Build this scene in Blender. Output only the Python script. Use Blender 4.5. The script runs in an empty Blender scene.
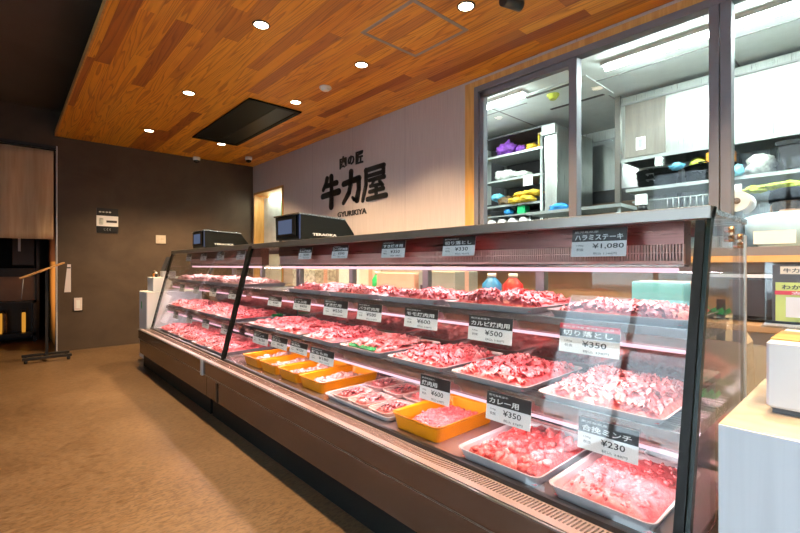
import bpy, math, random
from mathutils import Vector, Matrix, noise
R = math.radians; PI = math.pi
sc = bpy.context.scene
C = sc.collection

# ------------------------------------------------------------------ camera
cam_d = bpy.data.cameras.new('camera'); cam = bpy.data.objects.new('camera', cam_d); C.objects.link(cam)
cam.location = (0, 0, 1.1); cam.rotation_euler = (R(90), 0, R(-42.175))
cam_d.lens = 436/800*36; cam_d.sensor_width = 36; cam_d.shift_y = -1.5/800
cam_d.clip_start = 0.05; cam_d.clip_end = 200
sc.camera = cam
# ------------------------------------------------------------------ world, exposure
SKY = 3.6; EXPO = 0.55
DOWN = 195; CASE = 0.50; KITCHEN = 0.85
w = bpy.data.worlds.new('sky'); sc.world = w; w.use_nodes = True
bg = w.node_tree.nodes['Background']; bg.inputs[0].default_value = (0.60, 0.80, 1.0, 1); bg.inputs[1].default_value = SKY
vs = sc.view_settings; vs.view_transform = 'Standard'; vs.look = 'None'; vs.exposure = EXPO; vs.gamma = 1; vs.use_curve_mapping = False
sc.cycles.use_denoising = True
sc.cycles.max_bounces = 10; sc.cycles.diffuse_bounces = 4; sc.cycles.glossy_bounces = 4
sc.cycles.transparent_max_bounces = 24; sc.cycles.transmission_bounces = 6
sc.cycles.caustics_reflective = False; sc.cycles.caustics_refractive = False
sc.cycles.sample_clamp_indirect = 4.0
def area(name, loc, rot, sx, sy, power, col, parent=None):
    d = bpy.data.lights.new(name, 'AREA'); d.shape = 'RECTANGLE'; d.size = sx; d.size_y = sy; d.energy = power; d.color = col
    o = bpy.data.objects.new(name, d); C.objects.link(o); o.location = loc; o.rotation_euler = rot
    if parent: o.parent = parent; o.location = Vector(loc) - parent.location
    return o
sun = bpy.data.lights.new('sun', 'SUN'); sun.energy = 60; sun.color = (0.86, 0.94, 1.0); sun.angle = R(0.6)
so = bpy.data.objects.new('sun', sun); C.objects.link(so); so.rotation_euler = (R(12), R(52), 0)
p = area('daylight_portal', (-2.38, 0.2, 1.45), (0, R(-90), 0), 2.6, 5.2, 1, (1, 1, 1)); p.data.cycles.is_portal = True

# ------------------------------------------------------------------ helpers
class NT:
    def __init__(s, name):
        s.m = bpy.data.materials.new(name); s.m.use_nodes = True; s.t = s.m.node_tree; s.t.nodes.clear()
        s.out = s.n('ShaderNodeOutputMaterial')
    def n(s, typ, **kw):
        nd = s.t.nodes.new(typ)
        for k, v in kw.items():
            if k.startswith('i_'):
                key = k[2:]; key = int(key) if key.isdigit() else key.replace('_', ' ')
                inp = nd.inputs[key]
                if isinstance(v, bpy.types.NodeSocket): s.t.links.new(v, inp)
                else: inp.default_value = v
            else: setattr(nd, k, v)
        return nd
    def math(s, op, a, b=0.0): return s.n('ShaderNodeMath', operation=op, i_0=a, i_1=b).outputs[0]
    def mix(s, f, a, b):
        nd = s.n('ShaderNodeMix', data_type='RGBA')
        for k, v in ((0, f), (6, a), (7, b)):
            if isinstance(v, bpy.types.NodeSocket): s.t.links.new(v, nd.inputs[k])
            else: nd.inputs[k].default_value = v
        return nd.outputs[2]
    def ramp(s, f, pts):
        nd = s.n('ShaderNodeValToRGB', i_0=f); e = nd.color_ramp.elements
        while len(e) < len(pts): e.new(0.5)
        for q, (p_, c) in zip(e, pts): q.position = p_; q.color = (*c, 1)
        return nd.outputs[0]
    def bsdf(s, col, rough=0.5, metal=0.0, bump=None, bs=0.2, bd=0.01, **kw):
        b = s.n('ShaderNodeBsdfPrincipled', i_Base_Color=col, i_Roughness=rough, i_Metallic=metal)
        for k, v in kw.items():
            b.inputs[k.replace('_', ' ')].default_value = v
        if bump is not None:
            bp = s.n('ShaderNodeBump', i_Strength=bs, i_Distance=bd, i_Height=bump); s.t.links.new(bp.outputs[0], b.inputs['Normal'])
        s.t.links.new(b.outputs[0], s.out.inputs[0]); return b
    def obj(s): return s.n('ShaderNodeTexCoord').outputs['Object']
    def pos(s): return s.n('ShaderNodeNewGeometry').outputs['Position']
    def xyz(s, v): nd = s.n('ShaderNodeSeparateXYZ', i_0=v); return nd.outputs
    def noise(s, v, sc_=5, det=3, dist=0.0, rough=0.5): return s.n('ShaderNodeTexNoise', i_Vector=v, i_Scale=sc_, i_Detail=det, i_Distortion=dist, i_Roughness=rough).outputs[0]
    def stretch(s, v, sx, sy, sz): return s.n('ShaderNodeMapping', i_Vector=v, i_Scale=(sx, sy, sz)).outputs[0]

def plain(name, col, rough=0.5, metal=0.0, var=0.06, scale=8, **kw):
    t = NT(name); c = (*col, 1)
    f = t.noise(t.obj(), scale, 3)
    d = tuple(max(0, x*(1-var*2)) for x in col); l = tuple(min(1, x*(1+var)) for x in col)
    t.bsdf(t.ramp(f, [(0.3, d), (0.7, l)]), rough, metal, **kw); return t.m
def brushed(name, col, rough=0.28, axis='y', metal=1.0):
    t = NT(name); s = {'y': (60, 1.2, 60), 'z': (60, 60, 1.2), 'x': (1.2, 60, 60)}[axis]
    f = t.noise(t.stretch(t.obj(), *s), 3, 3)
    d = tuple(x*0.85 for x in col); l = tuple(min(1, x*1.1) for x in col)
    t.bsdf(t.ramp(f, [(0.3, d), (0.7, l)]), t.ramp(f, [(0.2, (rough*.8,)*3), (0.8, (rough*1.25,)*3)]), metal); return t.m
def emit(name, col, st):
    t = NT(name); f = t.noise(t.obj(), 3, 1)
    e = t.n('ShaderNodeEmission', i_Color=t.ramp(f, [(0, tuple(c*.97 for c in col)), (1, col)]), i_Strength=st)
    t.t.links.new(e.outputs[0], t.out.inputs[0]); return t.m
def glass(name, tint, refl=1.0, rough=0.0):
    t = NT(name)
    tr = t.n('ShaderNodeBsdfTransparent', i_Color=(*tint, 1)); gl = t.n('ShaderNodeBsdfGlossy', i_Roughness=rough, i_Color=(1, 1, 1, 1))
    fa = t.n('ShaderNodeLayerWeight', i_Blend=0.5).outputs['Facing']
    f = t.math('MULTIPLY', t.math('ADD', 0.04, t.math('MULTIPLY', t.math('POWER', fa, 5.0), 0.9)), refl)
    mx = t.n('ShaderNodeMixShader', i_0=f); t.t.links.new(tr.outputs[0], mx.inputs[1]); t.t.links.new(gl.outputs[0], mx.inputs[2])
    t.t.links.new(mx.outputs[0], t.out.inputs[0]); return t.m

class MB:
    """collects shapes; build() links them as one mesh object"""
    def __init__(s): s.v = []; s.f = []; s.mi = []; s.sm = []; s.col = {}
    def add(s, vs_, fs, mi=0, smooth=False):
        b = len(s.v); s.v += [tuple(x) for x in vs_]
        for q in fs: s.f.append([i+b for i in q]); s.mi.append(mi); s.sm.append(smooth)
        return s
    def box(s, x0, x1, y0, y1, z0, z1, mi=0):
        v = [(x, y, z) for z in (z0, z1) for y in (y0, y1) for x in (x0, x1)]
        return s.add(v, [(0, 2, 3, 1), (4, 5, 7, 6), (0, 1, 5, 4), (2, 6, 7, 3), (0, 4, 6, 2), (1, 3, 7, 5)], mi)
    def rbox(s, x0, x1, y0, y1, z0, z1, b=0.004, mi=0):
        """box with chamfered vertical and top edges"""
        def ring(i, z): return [(x0+i+b, y0+i, z), (x1-i-b, y0+i, z), (x1-i, y0+i+b, z), (x1-i, y1-i-b, z), (x1-i-b, y1-i, z), (x0+i+b, y1-i, z), (x0+i, y1-i-b, z), (x0+i, y0+i+b, z)]
        rs = [ring(b, z0), ring(0, z0+b), ring(0, z1-b), ring(b, z1)]
        return s.loft(rs, mi, caps=True)
    def loft(s, rings, mi=0, caps=True, closed=True, smooth=False):
        n = len(rings[0]); v = [p for r in rings for p in r]; f = []
        for k in range(len(rings)-1):
            for i in range(n if closed else n-1):
                j = (i+1) % n; f.append((k*n+i, k*n+j, (k+1)*n+j, (k+1)*n+i))
        s.add(v, f, mi, smooth)
        if caps:
            b = len(s.v)-len(v)
            s.f.append([b+i for i in range(n)][::-1]); s.mi.append(mi); s.sm.append(False)
            s.f.append([b+(len(rings)-1)*n+i for i in range(n)]); s.mi.append(mi); s.sm.append(False)
        return s
    def tube(s, pts, r, n=10, mi=0, caps=True):
        pts = [Vector(p_) for p_ in pts]; rs = r if isinstance(r, (list, tuple)) else [r]*len(pts); rings = []
        for i, p_ in enumerate(pts):
            d = (pts[min(i+1, len(pts)-1)] - pts[max(i-1, 0)]).normalized()
            up = Vector((0, 0, 1)) if abs(d.z) < 0.9 else Vector((1, 0, 0))
            a = d.cross(up).normalized(); b = a.cross(d)
            rings.append([tuple(p_ + a*rs[i]*math.cos(2*PI*k/n) + b*rs[i]*math.sin(2*PI*k/n)) for k in range(n)])
        return s.loft(rings, mi, caps, smooth=True)
    def lathe(s, c, prof, n=20, mi=0, smooth=True, ax='z'):
        rings = []
        for r, h in prof:
            ring = []
            for k in range(n):
                a = 2*PI*k/n; q = (r*math.cos(a), r*math.sin(a), h)
                if ax == 'x': q = (q[2], q[0], q[1])
                if ax == 'y': q = (q[0], q[2], q[1])
                ring.append((c[0]+q[0], c[1]+q[1], c[2]+q[2]))
            rings.append(ring)
        return s.loft(rings, mi, True, smooth=smooth)
    def ball(s, c, r, n=10, mi=0, sq=(1, 1, 1), fn=None):
        m = n//2+1; rings = []
        for j in range(m+1):
            t = -PI/2 + PI*j/m; t = max(-PI/2+.05, min(PI/2-.05, t))
            ring = []
            for k in range(n):
                a = 2*PI*k/n; q = Vector((math.cos(t)*math.cos(a)*sq[0], math.cos(t)*math.sin(a)*sq[1], math.sin(t)*sq[2]))*r
                if fn: q = fn(q)
                ring.append((c[0]+q.x, c[1]+q.y, c[2]+q.z))
            rings.append(ring)
        return s.loft(rings, mi, True, smooth=True)
    def prism(s, poly, d, mi=0):
        """poly: 3D outline, d: extrusion vector"""
        n = len(poly); q = [tuple(Vector(a)+Vector(d)) for a in poly]
        return s.add(list(poly)+q, [list(range(n))[::-1], [n+i for i in range(n)]] + [(i, (i+1) % n, n+(i+1) % n, n+i) for i in range(n)], mi)
    def build(s, name, mat, parent=None, bevel=0.0, kind=None):
        me = bpy.data.meshes.new(name)
        vs_ = [Vector(v) for v in s.v]
        if parent is not None: org = wloc(parent)
        else:
            xs = [v.x for v in vs_]; ys = [v.y for v in vs_]; zs = [v.z for v in vs_]
            org = Vector(((min(xs)+max(xs))/2, (min(ys)+max(ys))/2, min(zs)))
        me.from_pydata([tuple(v-org) for v in vs_], [], s.f)
        for m in (mat if isinstance(mat, (list, tuple)) else [mat]): me.materials.append(m)
        me.polygons.foreach_set('material_index', s.mi); me.polygons.foreach_set('use_smooth', s.sm); me.update()
        if s.col:
            a = me.attributes.new('fat', 'FLOAT', 'POINT')
            a.data.foreach_set('value', [s.col.get(i, 0.0) for i in range(len(s.v))])
        o = bpy.data.objects.new(name, me); C.objects.link(o)
        if parent is not None: o.parent = parent; o.location = (0, 0, 0)
        else: o.location = org
        if bevel: 
            b = o.modifiers.new('bevel', 'BEVEL'); b.width = bevel; b.segments = 2; b.limit_method = 'ANGLE'
        if kind: o['kind'] = kind
        return o
def wloc(o):
    l = Vector(o.location)
    while o.parent: o = o.parent; l += Vector(o.location)
    return l
def tag(o, label, cat, group=None, kind=None):
    o['label'] = label; o['category'] = cat
    if group: o['group'] = group
    if kind: o['kind'] = kind
    return o
def empty(name, loc, label, cat, group=None):
    o = bpy.data.objects.new(name, None); C.objects.link(o); o.location = loc; o.empty_display_size = 0.1
    return tag(o, label, cat, group)
def dup(src, loc, label, group=None):
    r = src.copy(); C.objects.link(r); r.location = loc; r['label'] = label
    if group: r['group'] = group
    for ch in src.children:
        c = ch.copy(); C.objects.link(c); c.parent = r
        for g in ch.children:
            d = g.copy(); C.objects.link(d); d.parent = c
    return r
def struct(mb, name, mat, bevel=0.0, parent=None): return mb.build(name, mat, parent, bevel, 'structure' if parent is None else None)

_tc = {}
def text_shape(txt, bold=0.0, depth=0.0, res=2):
    """outline mesh of a text: (verts, faces), bounding box scaled to the unit square"""
    k = (txt, bold, res)
    if k in _tc: return _tc[k]
    cu = bpy.data.curves.new('lettering', 'FONT'); cu.body = txt; cu.size = 1; cu.offset = bold; cu.resolution_u = res; cu.fill_mode = 'FRONT'
    ob = bpy.data.objects.new('lettering', cu); C.objects.link(ob)
    dg = bpy.context.evaluated_depsgraph_get(); dg.update()
    me = bpy.data.meshes.new_from_object(ob.evaluated_get(dg))
    v = [(a.co.x, a.co.y) for a in me.vertices]; f = [list(q.vertices) for q in me.polygons]
    bpy.data.objects.remove(ob); bpy.data.curves.remove(cu); bpy.data.meshes.remove(me)
    x0 = min(a[0] for a in v); x1 = max(a[0] for a in v); y0 = min(a[1] for a in v); y1 = max(a[1] for a in v)
    v = [((a-x0)/(x1-x0), (b-y0)/(y1-y0)) for a, b in v]
    _tc[k] = (v, f, (x1-x0)/(y1-y0)); return _tc[k]
def put_text(mb, txt, org, ux, uy, wd, ht, mi=0, bold=0.0, thick=0.0):
    """text filling a wd x ht rectangle whose lower left corner is org; ux, uy unit directions"""
    v, f, asp = text_shape(txt, bold); ux = Vector(ux); uy = Vector(uy); org = Vector(org); nrm = ux.cross(uy)
    p = [org + ux*a*wd + uy*b*ht for a, b in v]
    if not thick: mb.add(p, f, mi); return
    q = [a + nrm*thick for a in p]; n = len(p)
    from collections import Counter
    ec = Counter()
    for q_ in f:
        for i in range(len(q_)): ec[(q_[i], q_[(i+1) % len(q_)])] += 1
    side = [(a, b, b+n, a+n) for (a, b) in ec if (b, a) not in ec]
    mb.add(p+q, [[i+n for i in q_] for q_ in f]+side, mi)

# ------------------------------------------------------------------ materials
M = {}
def m_floor():
    t = NT('brown concrete floor'); p = t.pos()
    a = t.noise(p, 1.3, 5, 0.3, 0.6); b = t.noise(t.stretch(p, 1, 3, 1), 14, 4, 0.4); c = t.noise(t.stretch(p, 1, 2.5, 1), 34, 4, 0.8)
    f = t.math('ADD', t.math('MULTIPLY', a, 0.5), t.math('ADD', t.math('MULTIPLY', b, 0.3), t.math('MULTIPLY', c, 0.22)))
    cm = t.n('ShaderNodeMix', data_type='RGBA', blend_type='MULTIPLY'); cm.inputs[0].default_value = 0.9
    t.t.links.new(t.ramp(f, [(0.36, (0.075, 0.040, 0.018)), (0.5, (0.112, 0.064, 0.031)), (0.66, (0.155, 0.094, 0.05))]), cm.inputs[6])
    t.t.links.new(t.ramp(c, [(0.38, (0.66, 0.62, 0.58)), (0.55, (1.12, 1.12, 1.12))]), cm.inputs[7])
    t.bsdf(cm.outputs[2], t.ramp(b, [(0.3, (0.30,)*3), (0.7, (0.42,)*3)]), bump=f, bs=0.15, bd=0.003); return t.m
def m_planks():
    t = NT('knotty pine plank ceiling'); x, y, z = t.xyz(t.pos())
    W = 0.105; row = t.math('FLOOR', t.math('DIVIDE', x, W))
    r1 = t.n('ShaderNodeTexWhiteNoise', noise_dimensions='1D', i_W=row).outputs[0]
    yy = t.math('ADD', t.math('DIVIDE', y, 1.4), t.math('MULTIPLY', r1, 7.3)); seg = t.math('FLOOR', yy)
    pid = t.n('ShaderNodeTexWhiteNoise', noise_dimensions='2D', i_Vector=t.n('ShaderNodeCombineXYZ', i_0=row, i_1=seg).outputs[0]).outputs[0]
    base = t.ramp(pid, [(0.0, (0.88, 0.38, 0.030)), (0.35, (0.95, 0.46, 0.045)), (0.66, (0.80, 0.31, 0.024)), (0.74, (0.40, 0.105, 0.012)), (0.86, (0.55, 0.19, 0.024)), (1.0, (0.90, 0.41, 0.036))])
    gx = t.math('ADD', x, t.math('MULTIPLY', pid, 3.7)); gy = t.math('ADD', t.math('MULTIPLY', y, 0.05), t.math('MULTIPLY', pid, 11.0))
    v = t.n('ShaderNodeCombineXYZ', i_0=gx, i_1=gy, i_2=t.math('MULTIPLY', pid, 5.0)).outputs[0]
    n1 = t.noise(v, 8, 1.5, 0.1)
    rings = t.math('FRACT', t.math('MULTIPLY', n1, 16.0))
    grain = t.noise(t.stretch(v, 60, 40, 1), 3, 3)
    dark = t.ramp(rings, [(0.0, (1, 1, 1)), (0.55, (0.93, 0.9, 0.88)), (0.9, (0.6, 0.46, 0.38)), (1.0, (1, 1, 1))])
    c = t.n('ShaderNodeMix', data_type='RGBA', blend_type='MULTIPLY'); c.inputs[0].default_value = 1.0
    t.t.links.new(base, c.inputs[6]); t.t.links.new(dark, c.inputs[7])
    c2 = t.n('ShaderNodeMix', data_type='RGBA', blend_type='MULTIPLY'); c2.inputs[0].default_value = 0.35
    t.t.links.new(c.outputs[2], c2.inputs[6]); t.t.links.new(t.ramp(grain, [(0.3, (0.7, 0.62, 0.55)), (0.6, (1, 1, 1))]), c2.inputs[7])
    fx = t.math('FRACT', t.math('DIVIDE', x, W)); edge = t.math('MINIMUM', fx, t.math('SUBTRACT', 1.0, fx))
    seam = t.ramp(edge, [(0.0, (0.55, 0.5, 0.45)), (0.02, (1, 1, 1))])
    c3 = t.n('ShaderNodeMix', data_type='RGBA', blend_type='MULTIPLY'); c3.inputs[0].default_value = 1
    t.t.links.new(c2.outputs[2], c3.inputs[6]); t.t.links.new(seam, c3.inputs[7])
    t.bsdf(c3.outputs[2], 0.42, bump=edge, bs=0.05); return t.m
def m_wood(name, c0, c1, axis=(1, 1, 0.08), rough=0.45):
    t = NT(name); v = t.stretch(t.pos(), *axis); f = t.noise(v, 30, 4, 0.6)
    t.bsdf(t.ramp(f, [(0.3, c0), (0.65, c1)]), rough); return t.m
def m_plaster(name, c0, c1, sc_=1.6):
    t = NT(name); a = t.noise(t.pos(), sc_, 6, 0.4, 0.62); b = t.noise(t.pos(), 40, 2)
    t.bsdf(t.ramp(a, [(0.3, c0), (0.7, c1)]), 0.75, bump=b, bs=0.08, bd=0.002); return t.m
def m_panel():
    t = NT('pale laminate wall'); x, y, z = t.xyz(t.pos())
    f = t.noise(t.stretch(t.pos(), 1, 60, 1.2), 3, 4)
    c = t.ramp(f, [(0.3, (0.44, 0.385, 0.385)), (0.7, (0.53, 0.47, 0.465))])
    fr = t.math('FRACT', t.math('DIVIDE', t.math('ADD', y, 0.35), 0.91)); e = t.math('MINIMUM', fr, t.math('SUBTRACT', 1.0, fr))
    c = t.mix(t.math('LESS_THAN', e, 0.0022), c, (0.27, 0.24, 0.24, 1)); t.bsdf(c, 0.35); return t.m
def m_meat(name, c0, c1, c2, fatc, rough=0.42):
    t = NT(name); p = t.obj(); a = t.noise(p, 38, 3, 0.6); b = t.noise(p, 130, 3, 1.2)
    at = t.n('ShaderNodeAttribute', attribute_name='fat').outputs['Fac']
    base = t.ramp(a, [(0.28, c0), (0.48, c1), (0.72, c2)])
    streak = t.ramp(b, [(0.55, (0, 0, 0)), (0.66, (1, 1, 1))])
    f = t.math('MINIMUM', t.math('ADD', t.math('MULTIPLY', streak, 0.38), at), 1.0)
    bs = t.bsdf(t.mix(f, base, (*fatc, 1)), rough, bump=a, bs=0.3, bd=0.004); bs.inputs['Subsurface Weight'].default_value = 0.0
    bs.inputs['Coat Weight'].default_value = 0.08; bs.inputs['Coat Roughness'].default_value = 0.15; return t.m
M['floor'] = m_floor(); M['planks'] = m_planks(); M['panel'] = m_panel()
M['darkwall'] = m_plaster('dark grey brown plaster', (0.048, 0.028, 0.016), (0.080, 0.051, 0.032))
M['darkceil'] = m_plaster('charcoal plaster ceiling', (0.06, 0.05, 0.042), (0.085, 0.07, 0.058), 1.0)
M['white_paint'] = plain('white paint', (0.72, 0.74, 0.74), 0.5)
M['kit_wall'] = plain('kitchen white panel', (0.72, 0.76, 0.74), 0.3, var=0.03)
M['kit_ceil'] = plain('kitchen ceiling panel', (0.82, 0.86, 0.84), 0.5, var=0.03)
M['black'] = plain('satin black', (0.012, 0.012, 0.013), 0.3)
M['black_metal'] = plain('black powder coated metal', (0.016, 0.014, 0.013), 0.4)
M['blackgloss'] = plain('glossy black plastic', (0.01, 0.012, 0.014), 0.12)
M['darkplastic'] = plain('dark grey plastic', (0.045, 0.045, 0.05), 0.35)
M['steel'] = brushed('brushed stainless steel', (0.62, 0.62, 0.61), 0.25)
M['steelz'] = brushed('brushed stainless steel upright', (0.60, 0.61, 0.61), 0.25, 'z')
M['base_steel'] = plain('dull brown steel panel', (0.16, 0.118, 0.09), 0.22, 0.8, var=0.02, scale=3)
M['rose_reflection'] = brushed('steel with painted meat reflection', (0.22, 0.10, 0.09), 0.3, metal=0.8)  # red-brown of mirrored meat put into the steel's colour
M['backsteel'] = plain('polished steel with painted rose reflection', (0.42, 0.27, 0.25), 0.12, 0.9, var=0.02)  # rose tint paints the meat that plain stainless would mirror
M['shelfsteel'] = plain('brownish shelf steel', (0.40, 0.30, 0.27), 0.22, 0.8, var=0.02)
M['hoodsteel'] = brushed('hood stainless', (0.42, 0.43, 0.41), 0.30, 'z', metal=0.8)
M['alu'] = plain('grey aluminium frame', (0.15, 0.15, 0.175), 0.5, 0.0, var=0.02)
M['palealu'] = plain('pale aluminium', (0.62, 0.63, 0.65), 0.35, 0.5, var=0.02)
M['kitsteel'] = plain('kitchen shelf steel', (0.36, 0.38, 0.37), 0.35, 0.3, var=0.05)
M['railsteel'] = plain('dull rail steel', (0.20, 0.19, 0.175), 0.3, 0.75, var=0.04)
M['postwood'] = m_wood('honey wood frame', (0.50, 0.24, 0.06), (0.66, 0.36, 0.11))
M['ledgewood'] = m_wood('orange wood ledge', (0.52, 0.25, 0.08), (0.66, 0.36, 0.13), (1, 0.08, 1))
M['topwood'] = m_wood('pale oak laminate', (0.42, 0.35, 0.28), (0.52, 0.44, 0.36), (0.3, 0.06, 1), 0.25)
M['countwhite'] = m_wood('white woodgrain laminate', (0.72, 0.74, 0.76), (0.80, 0.82, 0.84), (1, 1, 0.03), 0.4)
M['whiteplastic'] = plain('white plastic', (0.78, 0.79, 0.80), 0.3, var=0.02)
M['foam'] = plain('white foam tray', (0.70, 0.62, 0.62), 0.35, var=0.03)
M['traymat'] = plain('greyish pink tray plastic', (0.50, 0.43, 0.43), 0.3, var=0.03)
M['doorframe'] = plain('grey door frame', (0.16, 0.15, 0.15), 0.35, 0.3, var=0.02)
M['pinkfoam'] = plain('pale pink foam tray', (0.74, 0.44, 0.38), 0.35, var=0.04)
M['orange_bin'] = plain('orange yellow plastic', (0.86, 0.26, 0.006), 0.3, var=0.05)
M['green'] = plain('green plastic leaf', (0.015, 0.28, 0.07), 0.4, var=0.2, scale=40)
M['paper'] = plain('white paper', (0.90, 0.87, 0.87), 0.6, var=0.02)
M['ink'] = plain('black ink', (0.012, 0.012, 0.014), 0.5)
M['cardhead'] = plain('dark card header', (0.035, 0.03, 0.032), 0.35)
M['cardred'] = plain('red card band', (0.55, 0.012, 0.03), 0.35)
M['whiteink'] = plain('white print', (0.85, 0.85, 0.85), 0.5, var=0.01)
M['cloth'] = m_wood('beige linen', (0.45, 0.28, 0.155), (0.56, 0.38, 0.235), (0.7, 1, 0.05), 0.85)
M['skin'] = plain('skin', (0.55, 0.33, 0.22), 0.45, var=0.05)
M['hair'] = plain('dark brown hair', (0.06, 0.035, 0.02), 0.5, var=0.3, scale=60)
M['coat'] = plain('white work coat', (0.32, 0.38, 0.41), 0.8, var=0.04)
M['navy'] = plain('dark cap fabric', (0.008, 0.009, 0.013), 0.9, Specular_IOR_Level=0.1)
M['glass'] = glass('clear case glass', (0.97, 0.985, 0.98), 0.85)
M['winglass'] = glass('window glass', (0.96, 0.985, 0.98), 0.4)
M['greenedge'] = plain('dark green glass edge', (0.003, 0.010, 0.008), 0.35, Specular_IOR_Level=0.2)
M['barblack'] = plain('matt black bar', (0.004, 0.005, 0.005), 0.5, Specular_IOR_Level=0.15)
M['film'] = glass('cling film', (0.98, 0.98, 0.98), 1.6, 0.08)
M['acrylic'] = glass('clear acrylic', (0.95, 0.97, 0.97), 1.5)
M['blue'] = plain('blue plastic', (0.02, 0.22, 0.55), 0.4)
M['skyblue'] = plain('light blue cloth', (0.15, 0.48, 0.68), 0.7)
M['purple'] = plain('purple packaging', (0.22, 0.06, 0.40), 0.35, var=0.3, scale=30)
M['yellow'] = plain('yellow rubber', (0.72, 0.45, 0.03), 0.5, var=0.15, scale=20)
M['lime'] = plain('lime yellow packaging', (0.58, 0.62, 0.08), 0.4, var=0.2, scale=30)
M['orange'] = plain('orange packaging', (0.85, 0.27, 0.02), 0.4)
M['red'] = plain('red plastic', (0.6, 0.02, 0.02), 0.4)
M['greenbox'] = plain('bright green box', (0.02, 0.5, 0.16), 0.4)
M['brownbag'] = plain('brown packets', (0.16, 0.09, 0.04), 0.5, var=0.4, scale=40)
M['clearbag'] = plain('milky plastic bag', (0.62, 0.62, 0.58), 0.3, var=0.25, scale=30)
M['cord'] = plain('grey wire', (0.3, 0.3, 0.3), 0.5)
M['tubewhite'] = emit('cool fluorescent tube', (0.86, 1.0, 0.97), 60)
M['lampface'] = emit('warm downlight face', (1.0, 0.80, 0.52), 16)
M['casetube'] = emit('pinkish case lamp', (1.0, 0.55, 0.66), 1.15)
M['screen'] = emit('pale blue screen', (0.30, 0.38, 0.62), 0.22)
M['amber'] = emit('amber lit glass', (1.0, 0.42, 0.05), 0.45)
M['beige'] = plain('tan melamine', (0.26, 0.175, 0.11), 0.4)
M['asphalt'] = plain('grey asphalt', (0.16, 0.165, 0.17), 0.9, var=0.15, scale=3)
M['facade'] = plain('grey rendered facade', (0.26, 0.28, 0.30), 0.8)
M['reflection_strip'] = plain('white rendered pilaster', (0.85, 0.86, 0.88), 0.8)
M['carpaint'] = plain('white car paint', (0.75, 0.78, 0.8), 0.15)
M['tile'] = plain('grey tile', (0.30, 0.31, 0.30), 0.4)
MEAT = [m_meat('bright red sliced beef', (0.54, 0.04, 0.045), (0.76, 0.11, 0.115), (0.86, 0.26, 0.26), (0.87, 0.40, 0.38)),
        m_meat('rosy marbled beef', (0.56, 0.06, 0.06), (0.74, 0.15, 0.14), (0.82, 0.30, 0.28), (0.84, 0.50, 0.46)),
        m_meat('dark red beef chunks', (0.38, 0.012, 0.014), (0.62, 0.045, 0.045), (0.76, 0.14, 0.13), (0.88, 0.50, 0.46)),
        m_meat('pale pink pork', (0.52, 0.17, 0.13), (0.66, 0.31, 0.26), (0.74, 0.44, 0.38), (0.80, 0.62, 0.57))]

# ------------------------------------------------------------------ room
XW = 3.05; YB = 7.0; H = 2.727; HC = 3.05; XL = -2.4; YF = -2.5
struct(MB().box(XL-.2, XW+.1, YF-.2, YB+.1, -0.1, 0), 'floor', M['floor'])
struct(MB().box(-2.0, 1.3, YB+.1, 10.0, -0.1, 0).box(XL, 7, -2.5, YF-.2, -.12, -.02), 'floor_lobby', M['floor'])
struct(MB().box(XL-.1, XW+.1, YF-.1, YB+.1, HC, HC+.1), 'ceiling', M['darkceil'])
sl = struct(MB().box(0.475, XW, YF, YB, H, H+0.055), 'ceiling_wood', M['planks'])
struct(MB().box(0.462, 0.475, YF, YB, H-.002, H+0.06), 'trim_1', M['postwood'])
# back wall with the lobby opening
bw = MB(); bw.box(0.49, XW+.1, YB, YB+.12, 0, HC); bw.box(XL, -1.1, YB, YB+.12, 0, HC); bw.box(-1.1, 0.49, YB, YB+.12, 2.60, HC)
struct(bw, 'wall_back', M['darkwall'])
struct(MB().box(0.478, 0.492, YB-.012, YB+.12, 0, 2.60), 'trim_2', M['palealu'])
struct(MB().box(-1.1, 0.478, YB-.012, YB+.12, 2.56, 2.60), 'trim_3', M['black_metal'])
struct(MB().box(0.505, 0.535, YB+.12, YB+1.6, 0, 1.15).box(0.49, 0.535, YB+.12, YB+1.6, 1.15, 2.6, 1), 'trim_4', [M['postwood'], m_wood('dark red wood', (0.10, 0.035, 0.018), (0.16, 0.06, 0.03))])
struct(MB().box(-2.0, -1.9, YB+.12, 10, 0, HC).box(1.2, 1.3, YB+.12, 10, 0, HC).box(-2, 1.3, 10, 10.1, 0, HC).box(-2, 1.3, YB+.1, 10.1, HC, HC+.1), 'wall_lobby', M['darkwall'])
# white wall (right), with opening for the side door and the kitchen windows
D0, D1 = 5.93, 6.95; W0, W1 = -2.5, 2.49
rw = MB(); rw.box(XW, XW+.1, W1, D0, 0, H+.3); rw.box(XW, XW+.1, D1, YB, 0, H+.3); rw.box(XW, XW+.1, D0, D1, 2.28, H+.3); rw.box(XW, XW+.1, W0, W1, 2.70, H+.3)
struct(rw, 'wall_right', M['panel'])
struct(MB().box(XW, XW+.1, W0, W1, 0, 1.12), 'wall_right_lower', M['beige'])
tw = MB(); tw.box(XW-.012, XW+.11, 2.39, 2.49, 1.12, 2.70); tw.box(XW-.012, XW+.11, W0, 2.39, 2.65, 2.70)
struct(tw, 'trim_5', M['postwood'])
struct(MB().box(XW-.10, XW+.11, W0, 2.49, 1.115, 1.15), 'trim_6', M['ledgewood'])
dt = MB(); dt.box(XW-.015, XW+.25, D1-.035, D1, 0, 2.28); dt.box(XW-.015, XW+.25, D0, D0+.03, 0, 2.28); dt.box(XW-.015, XW+.25, D0, D1, 2.245, 2.28)
struct(dt, 'trim_7', M['postwood'])
struct(MB().box(XL, XW, YF-.1, YF, 0, HC), 'wall_front', M['darkwall'])
lw = MB(); lw.box(XL-.1, XL, 2.8, YB, 0, HC); lw.box(XL-.1, XL, YF, -2.4, 0, HC); lw.box(XL-.1, XL, -2.4, 2.8, 2.75, HC); lw.box(XL-.1, XL, -2.4, 2.8, 0, 0.15)
struct(lw, 'wall_left', M['darkwall'])
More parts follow.
